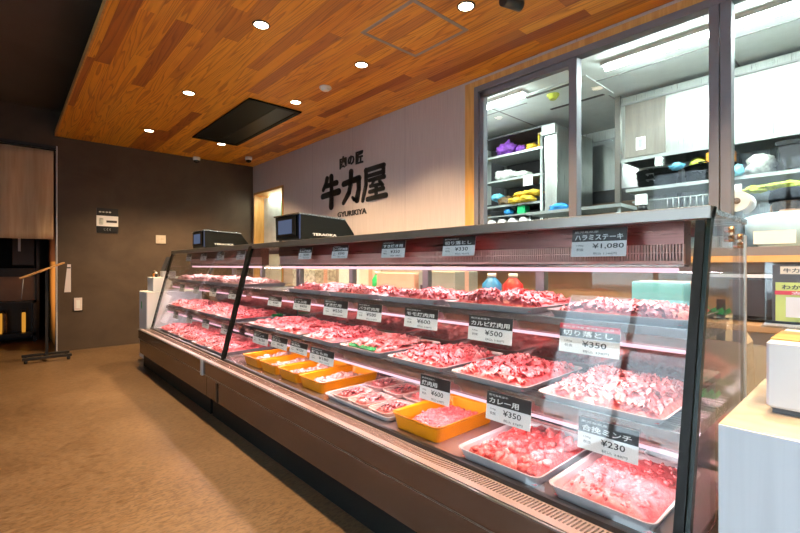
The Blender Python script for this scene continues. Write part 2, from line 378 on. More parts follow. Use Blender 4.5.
# storefront window (behind the camera, shows in the case glass)
sf = bpy.data.objects.new('window_3', None); C.objects.link(sf); sf.location = (XL-.05, -0.2, 0.15); sf['kind'] = 'structure'
fm = MB()
for y in (-2.4, -1.3, -0.2, 0.9, 1.9, 2.75): fm.box(XL-.08, XL-.02, y, y+.05, 0.15, 2.75)
fm.box(XL-.08, XL-.02, -2.4, 2.8, 0.15, 0.2).box(XL-.08, XL-.02, -2.4, 2.8, 2.7, 2.75).box(XL-.08, XL-.02, -2.4, 2.8, 2.05, 2.1)
fm.build('window_frame', M['alu'], sf); MB().box(XL-.055, XL-.047, -2.38, 2.78, 0.18, 2.72).build('pane', M['winglass'], sf)
# outdoors, reflected in the glass
struct(MB().box(-30, XL-.2, -14, 22, -0.14, -0.04), 'ground', M['asphalt'])
bl = MB().box(-17, -13, -12, 18, 0, 6)
for k in range(9): bl.box(-13.05, -12.99, -11+k*3.1, -9.6+k*3.1, .4, 2.6, 1).box(-13.2, -12.9, -9.3+k*3.1, -8.4+k*3.1, 0, 6, 2)  # white strips and dark panels added to vary the reflection in the case glass
o = tag(bl.build('building', [M['facade'], M['blackgloss'], M['reflection_strip']]), 'pale building across the street seen only as a reflection', 'building'); o['kind'] = 'structure'

# kitchen window
wn = bpy.data.objects.new('window_1', None); C.objects.link(wn); wn.location = (XW+.03, 0, 1.15); wn['kind'] = 'structure'
fm = MB(); x0, x1 = XW-.015, XW+.07
fm.box(x0, x1, 2.345, 2.39, 1.15, 2.65); fm.box(x0, x1, W0, 2.345, 2.60, 2.65); fm.box(x0, x1, W0, 2.345, 1.15, 1.20)
fm.box(x0+.02, x1-.01, 2.30, 2.345, 1.2, 2.6).box(x0+.02, x1-.01, 1.53, 2.345, 2.555, 2.6).box(x0+.02, x1-.01, 1.53, 2.345, 1.2, 1.25)
fm.box(x0+.01, x1, 1.47, 1.53, 1.2, 2.6); fm.box(x0, x1, 0.625, 0.675, 1.20, 2.60); fm.box(x0, x1, 0.568, 0.62, 1.20, 2.60); fm.box(x0, x1, -0.5, -0.4, 1.20, 2.60)
fm.build('window_frame', M['alu'], wn, 0.003)
for a, b in ((1.53, 2.30), (0.675, 1.47), (-0.4, 0.568), (-2.45, -0.5)):
    MB().box(XW+.035, XW+.041, a, b, 1.2, 2.6).build('pane', M['winglass'], wn)
# side doorway behind the scale: white sliding door leaves beyond the wood frame
struct(MB().box(XW+.9, XW+.94, 5.2, 7.7, 0, 2.7), 'wall_passage', M['kit_wall'])
ds = MB().box(XW+.13, XW+.16, 6.30, 6.92, 0, 2.24)
do = bpy.data.objects.new('door_2', None); C.objects.link(do); do.location = (XW+.14, 6.4, 0); do['kind'] = 'structure'
MB().box(XW+.15, XW+.18, 6.28, 6.91, 0, 2.2).build('door_leaf', M['white_paint'], do, 0.003)
MB().box(XW+.19, XW+.22, 5.97, 6.27, 0, 2.2).build('door_leaf', M['white_paint'], do, 0.003)
MB().box(XW+.14, XW+.17, 6.262, 6.278, 0, 2.2).build('door_edge', M['greenbox'], do)
area('passage_lamp', (XW+.12, 6.4, 2.235), (0, 0, 0), .15, .6, 7, (0.9, 1, 0.78))
# kitchen shell
KH = 2.78; KX = 5.6
struct(MB().box(XW+.1, KX, -3, 5.2, -.1, 0), 'floor_kitchen', M['tile'])
struct(MB().box(XW+.1, KX, -3, 5.2, KH, KH+.1), 'ceiling_kitchen', M['kit_ceil'])
struct(MB().box(KX, KX+.1, -3, 5.2, 0, KH).box(XW+.1, KX, 5.2, 5.3, 0, KH).box(XW+.1, KX, -3.1, -3, 0, KH), 'wall_kitchen', M['kit_wall'])
cs = MB()
for y in (-1.2, -0.2, 0.8, 1.8, 2.8, 3.8): cs.box(XW+.1, KX, y, y+.012, KH-.004, KH)
cs.box(4.0, 4.012, -3, 5.2, KH-.004, KH)
struct(cs, 'trim_8', M['cord'])

# ------------------------------------------------------------------ ceiling fittings
def downlight(x, y, label, src=None, first=[None]):
    g = 'recessed downlights in the wood ceiling'
    if first[0] is None:
        t = empty('downlight', (x, y, H-.02), label, 'ceiling light', g)
        prof = [(0.056, H-.006), (0.058, H-.001), (0.046, H-.003), (0.044, H+.0)]
        ring = [[(x+r*math.cos(2*PI*k/28), y+r*math.sin(2*PI*k/28), z) for k in range(28)] for r, z in [(0.058, H-.0005), (0.056, H-.007), (0.047, H-.006), (0.046, H-.0005)]]
        MB().loft(ring, 0, False, smooth=True).build('trim_ring', M['black_metal'], t)
        MB().lathe((x, y, 0), [(0.046, H-.0045), (0.046, H-.002), (0.03, H-.0015)], 24).build('lamp_face', M['lampface'], t)
        first[0] = t
    else: t = dup(first[0], (x, y, H-.02), label, g)
    d = bpy.data.lights.new('downlight_beam', 'SPOT'); d.energy = DOWN; d.color = (1.0, 0.70, 0.38); d.spot_size = R(112); d.spot_blend = 0.75; d.shadow_soft_size = 0.045
    o = bpy.data.objects.new('downlight_beam', d); C.objects.link(o); o.location = (x, y, H-.03)
for x, y, l in ((1.285, 2.817, 'large round downlight over the aisle, beyond the near plank edge of the hatch row'),
                (2.146, 1.751, 'round downlight between the ceiling hatch and the kitchen window'),
                (2.144, 2.832, 'round downlight between the hatch and the round smoke detector'),
                (1.286, 4.391, 'round downlight over the aisle in front of the black ceiling cassette'),
                (2.150, 3.922, 'small round downlight at the near corner of the black ceiling cassette'),
                (2.155, 5.952, 'small round downlight at the far end of the black cassette'),
                (1.290, 5.943, 'farthest round downlight over the aisle, nearest the dark back wall')): downlight(x, y, l)
for x, y, l in ((1.285, 1.25, 'round downlight over the aisle just above the picture frame'), (1.285, -0.3, 'round downlight over the aisle behind the camera'), (2.15, 0.2, 'round downlight above the white service counter')): downlight(x, y, l)

ac = empty('air_conditioner', (2.04, 4.99, H), 'black rectangular ceiling cassette air conditioner flush in the planks', 'air conditioner')
x0, x1, y0, y1 = 1.755, 2.33, 4.12, 5.855
a = MB(); a.box(x0, x1, y0, y0+.05, H-.018, H-.001).box(x0, x1, y1-.05, y1, H-.018, H-.001).box(x0, x0+.05, y0, y1, H-.018, H-.001).box(x1-.05, x1, y0, y1, H-.018, H-.001)
a.build('frame', M['barblack'], ac, 0.003)
MB().box(x0+.05, x0+.32, y0+.05, y1-.05, H-.008, H-.001).build('intake_grille', M['barblack'], ac)
MB().box(x0+.32, x1-.05, y0+.05, y1-.05, H-.012, H-.001).build('vane', plain('dark grille plastic', (0.012, 0.014, 0.013), .35, Specular_IOR_Level=.25), ac)
ht = empty('ceiling_hatch', (2.11, 2.18, H), 'square ceiling access hatch with a grey metal frame', 'access hatch')
x0, x1, y0, y1 = 1.843, 2.376, 1.915, 2.445
a = MB(); e = .026; a.box(x0, x1, y0, y0+e, H-.004, H+.001).box(x0, x1, y1-e, y1, H-.004, H+.001).box(x0, x0+e, y0+e, y1-e, H-.004, H+.001).box(x1-e, x1, y0+e, y1-e, H-.004, H+.001)
a.build('frame', plain('light grey hatch frame', (0.34, 0.31, 0.31), .5), ht)
MB().box(x0+e, x1-e, y0+e, y1-e, H-.0015, H+.001).build('panel', M['planks'], ht)
sd = empty('smoke_detector', (2.17, 3.41, H), 'round white smoke detector on the plank ceiling', 'smoke detector')
MB().lathe((2.17, 3.41, 0), [(.055, H-.0005), (.057, H-.012), (.05, H-.02)], 24).build('base', M['whiteplastic'], sd)
MB().lathe((2.17, 3.41, 0), [(.036, H-.02), (.034, H-.032), (.02, H-.038)], 24).build('sensor_cap', M['whiteplastic'], sd)
def camdome(x, y, l):
    t = empty('security_camera', (x, y, H), l, 'security camera', 'dome cameras on the plank ceiling')
    MB().lathe((x, y, 0), [(.05, H-.0005), (.052, H-.03), (.046, H-.05)], 20).build('base', M['whiteplastic'], t)
    MB().ball((x, y, H-.05), .042, 14, sq=(1, 1, .9)).build('dome', M['blackgloss'], t)
camdome(2.72, 6.40, 'white dome camera with black eye in the corner by the pale wall')
camdome(2.141, 6.93, 'white dome camera beside the far dark wall')
sp = empty('track_spotlight', (2.06, 1.45, H), 'black spotlight at the top edge of the picture beside the hatch', 'spotlight')
MB().box(2.10, 2.30, 1.44, 1.50, H-.035, H-.001).build('mounting_box', M['black'], sp)
MB().tube([(2.2, 1.47, H-.035), (2.2, 1.47, H-.075)], .008).build('stem', M['black'], sp)
MB().tube([(2.14, 1.47, H-.09), (2.28, 1.45, H-.075)], .035, 16).build('head', M['black'], sp)

# ------------------------------------------------------------------ shop sign
sg = empty('shop_sign', (XW-.003, 4.2, 1.66), 'black raised Japanese shop lettering on the pale wall', 'sign')
def stroke(mb, pts, org, wd, ht, mi=0, thick=.012):
    """brush stroke: list of (u, v, width) in a unit square, on the wall plane"""
    def P(u, v): return (XW-.001, org[0]-u*wd, org[1]+v*ht)
    n = len(pts); L = []; Rr = []
    for i, (u, v, w_) in enumerate(pts):
        a = pts[max(i-1, 0)]; b = pts[min(i+1, n-1)]; dx = (b[0]-a[0])*wd; dy = (b[1]-a[1])*ht; q = math.hypot(dx, dy) or 1
        nx, ny = -dy/q, dx/q; L.append((u+nx*w_/2/wd, v+ny*w_/2/ht)); Rr.append((u-nx*w_/2/wd, v-ny*w_/2/ht))
    for i in range(n-1):
        mb.prism([P(*L[i]), P(*L[i+1]), P(*Rr[i+1]), P(*Rr[i])], (-thick, 0, 0), mi)
    for u, v, w_ in pts:
        mb.prism([P(u+math.cos(2*PI*k/10)*w_/2/wd, v+math.sin(2*PI*k/10)*w_/2/ht) for k in range(10)], (-thick, 0, 0), mi)
T = .075
USHI = [[(.30, .97, T), (.24, .80, T), (.06, .62, T*.7)], [(.22, .72, T*.8), (.85, .76, T)], [(.02, .40, T), (.98, .46, T*1.15)], [(.55, 1.0, T*1.1), (.56, .5, T), (.54, .02, T*1.3)]]
CHIKARA = [[(.06, .66, T), (.50, .70, T), (.95, .73, T*1.1)], [(.92, .72, T*1.1), (.93, .40, T), (.82, .08, T*1.25), (.66, .10, T*.7), (.58, .17, T*.5)], [(.50, .99, T*1.15), (.49, .65, T), (.38, .35, T), (.05, .04, T*.7)]]
YA = [[(.15, .93, T), (.92, .96, T)], [(.90, .95, T), (.90, .74, T)], [(.16, .74, T*.8), (.90, .77, T*.8)], [(.17, .95, T), (.17, .5, T), (.02, .03, T)],
      [(.30, .60, T*.8), (.93, .62, T)], [(.55, .60, T*.8), (.36, .42, T*.8), (.82, .42, T*.7)], [(.74, .52, T*.7), (.86, .38, T*.9)], [(.32, .25, T*.8), (.90, .28, T*.9)], [(.60, .40, T*.9), (.60, .06, T*.9)], [(.22, .04, T), (1.0, .07, T*1.1)]]
for nm, st, y0, y1, z0, z1 in (('ushi', USHI, 4.86, 4.47, 1.83, 2.21), ('chikara', CHIKARA, 4.40, 4.045, 1.835, 2.205), ('ya', YA, 4.005, 3.585, 1.83, 2.20)):
    a = MB()
    for s_ in [[(p_[0], p_[1], p_[2]*(.72 if nm == 'ya' else .95)) for p_ in q_] for q_ in st]: stroke(a, s_, (y0, z0), y0-y1, z1-z0)
    a.build('large_character', M['ink'], sg)
for ch, y0, y1, z0, z1 in (('肉', 4.46, 4.32, 2.27, 2.42), ('の', 4.29, 4.16, 2.29, 2.40), ('匠', 4.13, 3.99, 2.275, 2.42)):
    a = MB(); put_text(a, ch, (XW-.002, y0, z0), (0, -1, 0), (0, 0, 1), y0-y1, z1-z0, 0, 0.03, .01); a.build('small_character', M['ink'], sg)
a = MB(); put_text(a, 'GYURIKIYA', (XW-.002, 4.51, 1.685), (0, -1, 0), (0, 0, 1), .58, .065, 0, 0.02, .006); a.build('roman_lettering', M['ink'], sg)

# ------------------------------------------------------------------ refrigerated display cases
def gx(z): return 1.2 + (z-.39)/(1.262-.39)*.217      # plane of the sloping front glass
def lamp_tube(parent, x, z, y0, y1, power, rot):
    MB().tube([(x, y0, z), (x, y1, z)], .008, 10).build('lamp_tube', M['casetube'], parent)
    o = area('case_lamp', (x, (y0+y1)/2, z-.013), rot, .02, y1-y0, power*(y1-y0)*CASE, (1.0, 0.73, 0.77), parent); return o
def make_case(name, y0, y1, label, near):
    t = empty(name, (1.5, (y0+y1)/2, 0), label, 'display case', None)
    def B(nm, mb, m, bevel=0.0, p=None): return mb.build(nm, m, p or t, bevel)
    k = MB().box(1.125, 1.80, y0+.02, y1-.02, 0, .147); B('plinth', k, M['barblack'])
    # folded front panel: lower skirt, bright seams, upper band, sill with ribbed outlet
    pr = [(1.090, .145), (1.090, .294), (1.078, .304), (1.078, .398), (1.088, .402), (1.196, .388), (1.80, .386), (1.80, .145)]
    B('front_panel', MB().prism([(x, y0, z) for x, z in pr], (0, y1-y0, 0)), M['base_steel'])
    B('panel_seam', MB().box(1.078, 1.084, y0, y1, .297, .302).box(1.074, 1.082, y0, y1, .397, .403), M['railsteel'])
    B('sill', MB().prism([(1.086, y0, .4025), (1.086, y0, .4045), (1.196, y0, .3915), (1.196, y0, .3885)], (0, y1-y0, 0)), plain('pinkish sill steel', (0.55, 0.42, 0.42), 0.3, 0.5, var=0.02))
    ve = MB(); n = int((y1-y0)/.012)
    for i in range(n): ve.prism([(1.120, y0+.006+i*.012, .3995), (1.120, y0+.006+i*.012, .4020), (1.180, y0+.006+i*.012, .3950), (1.180, y0+.006+i*.012, .3925)], (0, .005, 0))
    B('sill_grille', ve, M['shelfsteel'])
    B('deck', MB().box(1.21, 1.83, y0+.01, y1-.01, .386, .394), plain('pinkish deck steel', (0.42, 0.31, 0.30), 0.25, 0.6, var=0.02))
    B('glass_channel', MB().box(1.192, 1.212, y0, y1, .386, .408), M['black'])
    # sloping front glass
    g = MB(); a, b = .405, 1.24
    g.prism([(gx(a), y0+.012, a), (gx(b), y0+.012, b), (gx(b)+.007, y0+.012, b), (gx(a)+.007, y0+.012, a)], (0, y1-y0-.024, 0)); B('front_glass', g, M['glass'])
    # rear sliding doors
    rf = MB(); n = 4 if near else 3; W = (y1-y0-.02)/n
    for i in range(n+1):
        yy = y0+.01+i*W; rf.box(1.832, 1.868, max(y0+.005, yy-.022), min(y1-.005, yy+.022), .394, 1.225, 0)
    rf.box(1.832, 1.868, y0+.005, y1-.005, .394, .44).box(1.832, 1.868, y0+.005, y1-.005, 1.20, 1.235)
    B('rear_door_frame', rf, M['doorframe'])
    B('back_panel', MB().box(1.828, 1.832, y0+.01, y1-.01, .394, .84), M['backsteel'])
    for i in range(n):
        yy = y0+.01+i*W; d = MB().box(1.842, 1.847, yy+.022, yy+W-.022, .44, 1.20).build('rear_door_pane', M['glass'], t)
        MB().box(1.868, 1.874, yy+.05, yy+.075, .78, .98).build('door_handle', M['black'], d)
    # rear lower body
    B('rear_body', MB().box(1.80, 1.875, y0, y1, .05, .394), M['steel'])
    # lid: top plate with front rail
    B('top_plate', MB().box(1.45, 1.875, y0, y1, 1.238, 1.256), M['steel'], .002)
    B('top_rail', MB().prism([(gx(1.225)-.006, y0, 1.225), (1.405, y0, 1.262), (1.46, y0, 1.262), (1.46, y0, 1.232), (1.43, y0, 1.225)], (0, y1-y0, 0)), M['railsteel'], .003)
    # lamp canopy with honeycomb outlet
    ys, ye = y0+.10, y1-.22
    B('canopy', MB().box(1.545, 1.62, ys, ye, 1.165, 1.24).box(1.56, 1.62, ys, ye, 1.10, 1.165), M['rose_reflection'])
    hc = MB(); n = int((ye-ys)/.009)
    for i in range(n): hc.box(1.545, 1.56, ys+i*.009, ys+i*.009+.004, 1.112, 1.165)
    hc.box(1.543, 1.562, ys, ye, 1.104, 1.112).box(1.543, 1.562, ys, ye, 1.137, 1.140)
    B('honeycomb_outlet', hc, M['pinkfoam'])
    B('lamp_reflector', MB().box(1.545, 1.60, ys, ye, 1.094, 1.101), M['shelfsteel'])
    lamp_tube(t, 1.565, 1.083, ys+.02, ye-.02, 8, (0, R(-12), 0))
    # two shelves, each with a price rail and a lamp under its front edge
    for zs, xf, pw in ((.922, 1.40, 7.0), (.648, 1.345, 6.0)):
        s_ = MB().box(xf, 1.825, y0+.04, y1-.04, zs-.010, zs).build('shelf', M['steel'], t)
        MB().box(xf-.004, xf+.004, y0+.04, y1-.04, zs-.026, zs-.002).build('shelf_edge', M['shelfsteel'], s_)
        MB().prism([(xf+.004, y0+.06, zs-.026), (xf+.012, y0+.06, zs-.060), (xf+.07, y0+.06, zs-.012), (xf+.06, y0+.06, zs-.010)], (0, y1-y0-.12, 0)).build('lamp_cover', M['shelfsteel'], s_)
        MB().tube([(xf+.006, y0+.06, zs-.066), (xf+.006, y1-.06, zs-.066)], .0055, 10).build('lamp_tube', M['casetube'], s_)
        area('case_lamp', (xf+.008, (y0+y1)/2, zs-.078), (0, R(-20), 0), .02, y1-y0-.12, pw*(y1-y0)*CASE, (1.0, 0.73, 0.77), t)
        for i in range(4):
            yy = y0+.05+i*(y1-y0-.1)/3; MB().box(1.50, 1.82, yy-.004, yy+.004, zs-.045, zs-.011).build('bracket', M['steel'], s_)
    # end posts and side glass
    for yy, sgn in ((y0, 1), (y1, -1)):
        w_ = .010 if near else .020
        ya, yb = (yy, yy+w_) if sgn > 0 else (yy-w_, yy)
        pr = [(gx(.39)-.004, .392), (gx(1.20)-.004, 1.20), (gx(1.25)+.002, 1.245), (1.44, 1.262), (1.47, 1.262), (1.445, 1.235), (gx(1.18)+.022, 1.18), (gx(.39)+.022, .392)]
        B('end_post', MB().prism([(x, ya, z) for x, z in pr], (0, yb-ya, 0)), M['greenedge'] if near and sgn > 0 else M['barblack'])
        if (near and sgn > 0) or (not near and sgn < 0):
            ya, yb = (yy+.001, yy+.008) if sgn > 0 else (yy-.008, yy-.001)
            pr = [(gx(.39)+.024, .394), (gx(1.18)+.024, 1.18), (1.45, 1.235), (1.475, 1.258), (1.80, 1.235), (1.848, 1.20), (1.848, .394)]
            B('side_glass', MB().prism([(x, ya, z) for x, z in pr], (0, yb-ya, 0)), M['glass'])
    return t
Y0, Y1, Y2 = .307, 3.303, 5.44
near_case = make_case('display_case', Y0, Y1-.004, 'long near refrigerated meat display case with sloping glass front', True)
far_case = make_case('display_case', Y1+.004, Y2, 'shorter far refrigerated display case beyond the thick black joint', False)
# thick black dividing bars at the joint and near end; silver clip strips on the front panel; clamps on the near glass
a = MB(); a.prism([(gx(.39)-.012, Y1-.058, .395), (gx(1.2)-.012, Y1-.058, 1.20), (1.405, Y1-.058, 1.25), (1.43, Y1-.058, 1.255), (gx(1.19)+.01, Y1-.058, 1.19), (gx(.39)+.004, Y1-.058, .395)], (0, .052, 0))
a.build('joint_bar', M['barblack'], near_case)
a = MB(); a.prism([(gx(.39)-.014, Y0+.0105, .398), (gx(1.2)-.014, Y0+.0105, 1.19), (1.392, Y0+.0105, 1.222), (gx(1.18)+.018, Y0+.0105, 1.18), (gx(.39)+.018, Y0+.0105, .395)], (0, .022, 0))
a.build('inner_bar', M['barblack'], near_case)
a = MB(); a.box(1.068, 1.080, Y1+.035, Y1+.05, .29, .41).box(1.068, 1.080, Y1+.06, Y1+.072, .29, .41); a.build('clip_strip', M['palealu'], far_case)
MB().box(1.084, 1.092, Y1-.22, Y1-.19, .147, .28).build('joint_gap', M['black'], near_case)
for x, z in ((1.655, 1.195), (1.775, 1.178)):
    c = MB(); c.tube([(x, Y0-.006, z+.014), (x, Y0+.02, z+.014)], .010, 12).tube([(x, Y0-.006, z-.014), (x, Y0+.02, z-.014)], .010, 12).box(x-.018, x+.018, Y0-.004, Y0+.001, z-.004, z+.004)
    c.build('glass_clamp', plain('brass clamp', (0.55, 0.34, 0.2), 0.25, 0.9), near_case)
a = MB().box(1.845, 1.87, Y0, Y0+.02, .394, 1.2); a.build('rear_upright', M['palealu'], near_case)

# ------------------------------------------------------------------ trays and meat
def tray_mesh(W, D, h, wall=.004, lip=.008, rim=.012):
    """open tray with rounded corners, origin at the middle of its bottom; x depth, y width"""
    def ring(w, d, z, r):
        pts = []
        for cx_, cy_, a0 in ((d/2-r, w/2-r, 0), (-d/2+r, w/2-r, 90), (-d/2+r, -w/2+r, 180), (d/2-r, -w/2+r, 270)):
            for k in range(5):
                an = R(a0+k*22.5); pts.append((cx_+r*math.cos(an), cy_+r*math.sin(an), z))
        return pts
    i = .02
    rs = [ring(W-2*i, D-2*i, 0, .02), ring(W-i*.5-.006, D-i*.5-.006, h*.8, .026), ring(W, D, h-.003, .03), ring(W, D, h, .03), ring(W-.008, D-.008, h, .028), ring(W-.022, D-.022, h-.006, .024), ring(W-2*i-.006, D-2*i-.006, .004, .018)]
    return MB().loft(rs, 0, True, smooth=False)
def meat_mesh(W, D, Hh, seed, style):
    rnd = random.Random(seed); mb = MB(); base = (seed*3.1, seed*1.7, 0)
    def hf(x, y):
        u = min(1, abs(2*x/D)); v = min(1, abs(2*y/W))
        return Hh*(1-u**5)*(1-v**5)*(0.72+.5*noise.noise(Vector((x*9+base[0], y*9+base[1], 0)))) + .004
    nx = ny = 26; vs_ = []
    amp = {'slices': .006, 'mince': .007, 'chunks': .010, 'flat': .004}[style]
    for i in range(nx):
        for j in range(ny):
            x = (i/(nx-1)-.5)*D; y = (j/(ny-1)-.5)*W
            e = 1 if 0 < i < nx-1 and 0 < j < ny-1 else 0
            z = hf(x, y) + e*amp*(noise.noise(Vector((x*70+base[0], y*70, 3)))+.5) if e else .0
            vs_.append((x, y, z))
    mb.add(vs_, [(i*ny+j, (i+1)*ny+j, (i+1)*ny+j+1, i*ny+j+1) for i in range(nx-1) for j in range(ny-1)], 0, True)
    if style in ('slices', 'flat'):
        N = int(430*W*D/.16) if style == 'slices' else int(200*W*D/.16)
        for k in range(N):
            x = (rnd.random()-.5)*(D-.035); y = (rnd.random()-.5)*(W-.035); z = hf(x, y)+.002
            if style == 'slices': L = rnd.uniform(.028, .052); w_ = rnd.uniform(.012, .022); yaw = rnd.uniform(0, 2*PI); curl = rnd.uniform(.003, .009); per = rnd.uniform(.7, 1.8)
            else: L = rnd.uniform(.045, .07); w_ = rnd.uniform(.02, .03); yaw = rnd.gauss(.3, .5); curl = rnd.uniform(.002, .006); per = rnd.uniform(.8, 1.4)
            tilt = rnd.uniform(-.6, .6); ph = rnd.uniform(0, PI); bend = rnd.uniform(-1.2, 1.2); fat = rnd.random() < .35
            nu, nv = 6, 3; b0 = len(mb.v); p_ = []
            for a in range(nu):
                u = a/(nu-1)-.5
                for b in range(nv):
                    v = b/(nv-1)-.5
                    lx = u*L; ly = v*w_ + bend*.35*(u*u)*L; lz = curl*math.sin(per*2*PI*u+ph)+ tilt*v*w_ + .003*math.sin(v*6+u*9) + .006
                    X_ = lx*math.cos(yaw)-ly*math.sin(yaw); Y_ = lx*math.sin(yaw)+ly*math.cos(yaw)
                    xx = max(-D/2+.006, min(D/2-.006, x+X_)); yy = max(-W/2+.006, min(W/2-.006, y+Y_))
                    p_.append((xx, yy, max(.003, z+lz)))
            mb.add(p_, [(a*nv+b, (a+1)*nv+b, (a+1)*nv+b+1, a*nv+b+1) for a in range(nu-1) for b in range(nv-1)], 0, True)
            off = rnd.uniform(-.25, .25)
            for a in range(nu):
                for b in range(nv): mb.col[b0+a*nv+b] = max(0, off + (.8 if (fat and b == 0) else (.2 if fat and b == 1 else 0)))
    else:
        N, r0, r1 = (420, .005, .009) if style == 'mince' else (210, .010, .019)
        N = int(N*W*D/.16)
        for k in range(N):
            x = (rnd.random()-.5)*(D-.05); y = (rnd.random()-.5)*(W-.05); r = rnd.uniform(r0, r1); z = hf(x, y)+r*.3
            b0 = len(mb.v); sd_ = rnd.random()*50
            mb.ball((x, y, z), r, 8 if r > .011 else 6, sq=(rnd.uniform(.8, 1.7), rnd.uniform(.7, 1.2), rnd.uniform(.6, .9)), fn=lambda q: q*(1+.9*noise.noise(q*60+Vector((sd_, 0, 0)))+.3*noise.noise(q*160)))
            f0 = rnd.uniform(0, .35) if rnd.random() < .4 else 0
            for a in range(b0, len(mb.v)): mb.col[a] = f0
    if not mb.col: mb.col[0] = 0.0
    return mb
_mc = {}
def get_meat(W, D, Hh, seed, style, mat):
    k = (W, D, Hh, seed, style, mat)
    if k not in _mc:
        o = meat_mesh(W, D, Hh, seed, style).build('meat_pile', MEAT[mat]); me = o.data
        # recentre on x, y as modelled
        off = o.location.copy(); me.transform(Matrix.Translation(off)); bpy.data.objects.remove(o); _mc[k] = me
    return _mc[k]
_tr = {}
def place_tray(xf, yc, z, W, D, h, label, mat, group, name='meat_tray', cat='tray', bottom_label=None):
    k = (W, D, h, name)
    if k not in _tr:
        o = tray_mesh(W, D, h).build(name, mat); off = o.location.copy(); o.data.transform(Matrix.Translation(off)); _tr[k] = o.data
        bpy.data.objects.remove(o)
    o = bpy.data.objects.new(name, _tr[k]); C.objects.link(o); o.location = (xf+D/2, yc, z+.0005)
    return tag(o, label, cat, group)
def place_meat(xf, yc, z, W, D, Hh, seed, style, mat, label, rot=0):
    me = get_meat(W, D, Hh, seed, style, mat)
    o = bpy.data.objects.new('meat_pile', me); C.objects.link(o); o.location = (xf, yc, z); o.rotation_euler = (0, 0, rot)
    return tag(o, label, 'meat', None, 'stuff')
def garnish(x, y, z, label, L=.10, w_=.05):
    g = MB(); 
    for k in range(9):
        a = k/8; yy = y-L/2+a*L
        g.add([(x-w_/2, yy-.007, z+.006), (x+w_/2, yy-.007, z+.010), (x+w_/2+.004, yy, z+.022), (x-w_/2, yy, z+.018), (x-w_/2, yy+.007, z+.006), (x+w_/2, yy+.007, z+.012)], [(0, 1, 2, 3), (3, 2, 5, 4)])
    g.box(x-w_/2, x+w_/2, y-L/2, y+L/2, z+.003, z+.007)
    return tag(g.build('leaf_garnish', M['green']), label, 'garnish', 'green plastic leaf garnishes on the trays')

# (y0, y1, style, material, seed, height, description)
TOP = [(.36, .79, 'slices', 1, 1, .035, 'rosy steak slices in a low white tray, under the 1,080 yen card, at the near end of the top shelf'),
       (.84, 1.27, 'slices', 0, 2, .055, 'heaped bright red slices in the tray on the top shelf above the 500 yen card'),
       (1.31, 1.73, 'slices', 0, 3, .042, 'thin red slices, third tray from the near end of the top shelf'),
       (1.78, 2.20, 'slices', 1, 4, .038, 'pink slices in the fourth tray from the near end of the top shelf'),
       (2.25, 2.70, 'chunks', 0, 5, .035, 'flat red beef in the farthest tray on the near case top shelf')]
MID = [(.40, .79, 'slices', 1, 6, .060, 'pale marbled slices heaped on the near end of the middle shelf'),
       (.83, 1.18, 'slices', 0, 7, .045, 'red cut slices on the middle shelf under the 500 yen card'),
       (1.22, 1.58, 'slices', 0, 8, .040, 'red slices in the third tray from the near end of the middle shelf'),
       (1.63, 1.98, 'flat', 1, 9, .040, 'pink slices over green leaf in the fourth tray of the middle shelf'),
       (2.02, 2.37, 'slices', 0, 10, .048, 'red beef with white fat curls in the fifth tray of the middle shelf'),
       (2.41, 2.74, 'flat', 0, 11, .038, 'red slices in the sixth tray of the middle shelf'),
       (2.79, 3.18, 'chunks', 0, 12, .034, 'low red meat in the farthest tray of the near case middle shelf')]
BOT = [(.385, .69, 'mince', 0, 13, .055, 'ground meat at the near end of the floor deck beside the green edge post'),
       (.715, 1.05, 'chunks', 2, 14, .050, 'dark red stewing chunks with white fat in the foam tray on the deck')]
tg = 'white meat trays in the display cases'
for lst, xf, zs, D in ((TOP, 1.395, .922, .41), (MID, 1.335, .648, .46), (BOT, 1.225, .394, .44)):
    for a, b, st, mt, sd_, hh, d in lst:
        W = round(b-a, 3); yc = (a+b)/2; th = .024 if zs > .5 else .040
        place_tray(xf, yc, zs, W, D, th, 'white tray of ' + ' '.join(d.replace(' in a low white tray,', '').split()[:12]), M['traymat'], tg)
        place_meat(xf+D/2, yc, zs+.006, round(W-.036, 3), round(D-.036, 3), hh, sd_, st, mt, d)
for x, y, z, l in ((1.70, 1.00, .665, 'green leaf garnish at the rear of the second middle tray'), (1.72, 1.36, .665, 'green leaf garnish at the rear of the third middle tray'),
                   (1.72, .44, .665, 'green leaf garnish at the back corner of the nearest middle tray'), (1.76, .42, .935, 'green leaf garnish at the end of the nearest top shelf tray'),
                   (1.365, 1.80, .667, 'green leaf garnish along the front edge of the fourth middle tray')): 
    garnish(x, y, z, l, .16 if x > 1.4 else .2, .06 if x > 1.4 else .02)

# orange bins with pale packed meat
bins = [(2.84, 3.10, 'farthest of the orange bins, beside the black joint'), (2.575, 2.825, 'second orange bin from the black joint'), (2.31, 2.56, 'third orange bin from the black joint'), (2.03, 2.295, 'orange bin next to the tray of small packs')]
for i, (a, b, l) in enumerate(bins):
    W = round(b-a, 3)
    place_tray(1.265, (a+b)/2, .394, W, .42, .066, 'deep plastic bin of pale meat, ' + l, M['orange_bin'], 'orange bins on the floor deck', 'orange_bin', 'bin')
    place_meat(1.265+.21, (a+b)/2, .40, round(W-.075, 3), .345, .030, 20+i, 'chunks', 3, 'pale pink pieces in the ' + l)
place_tray(1.245, 1.30, .394, .285, .40, .068, 'yellow orange bin filled with bright red mince behind the 600 yen card', M['orange_bin'], 'orange bins on the floor deck', 'orange_bin', 'bin')
place_meat(1.245+.20, 1.30,   .40, .205, .325, .05, 31, 'mince', 0, 'bright red mince in the nearest orange bin')
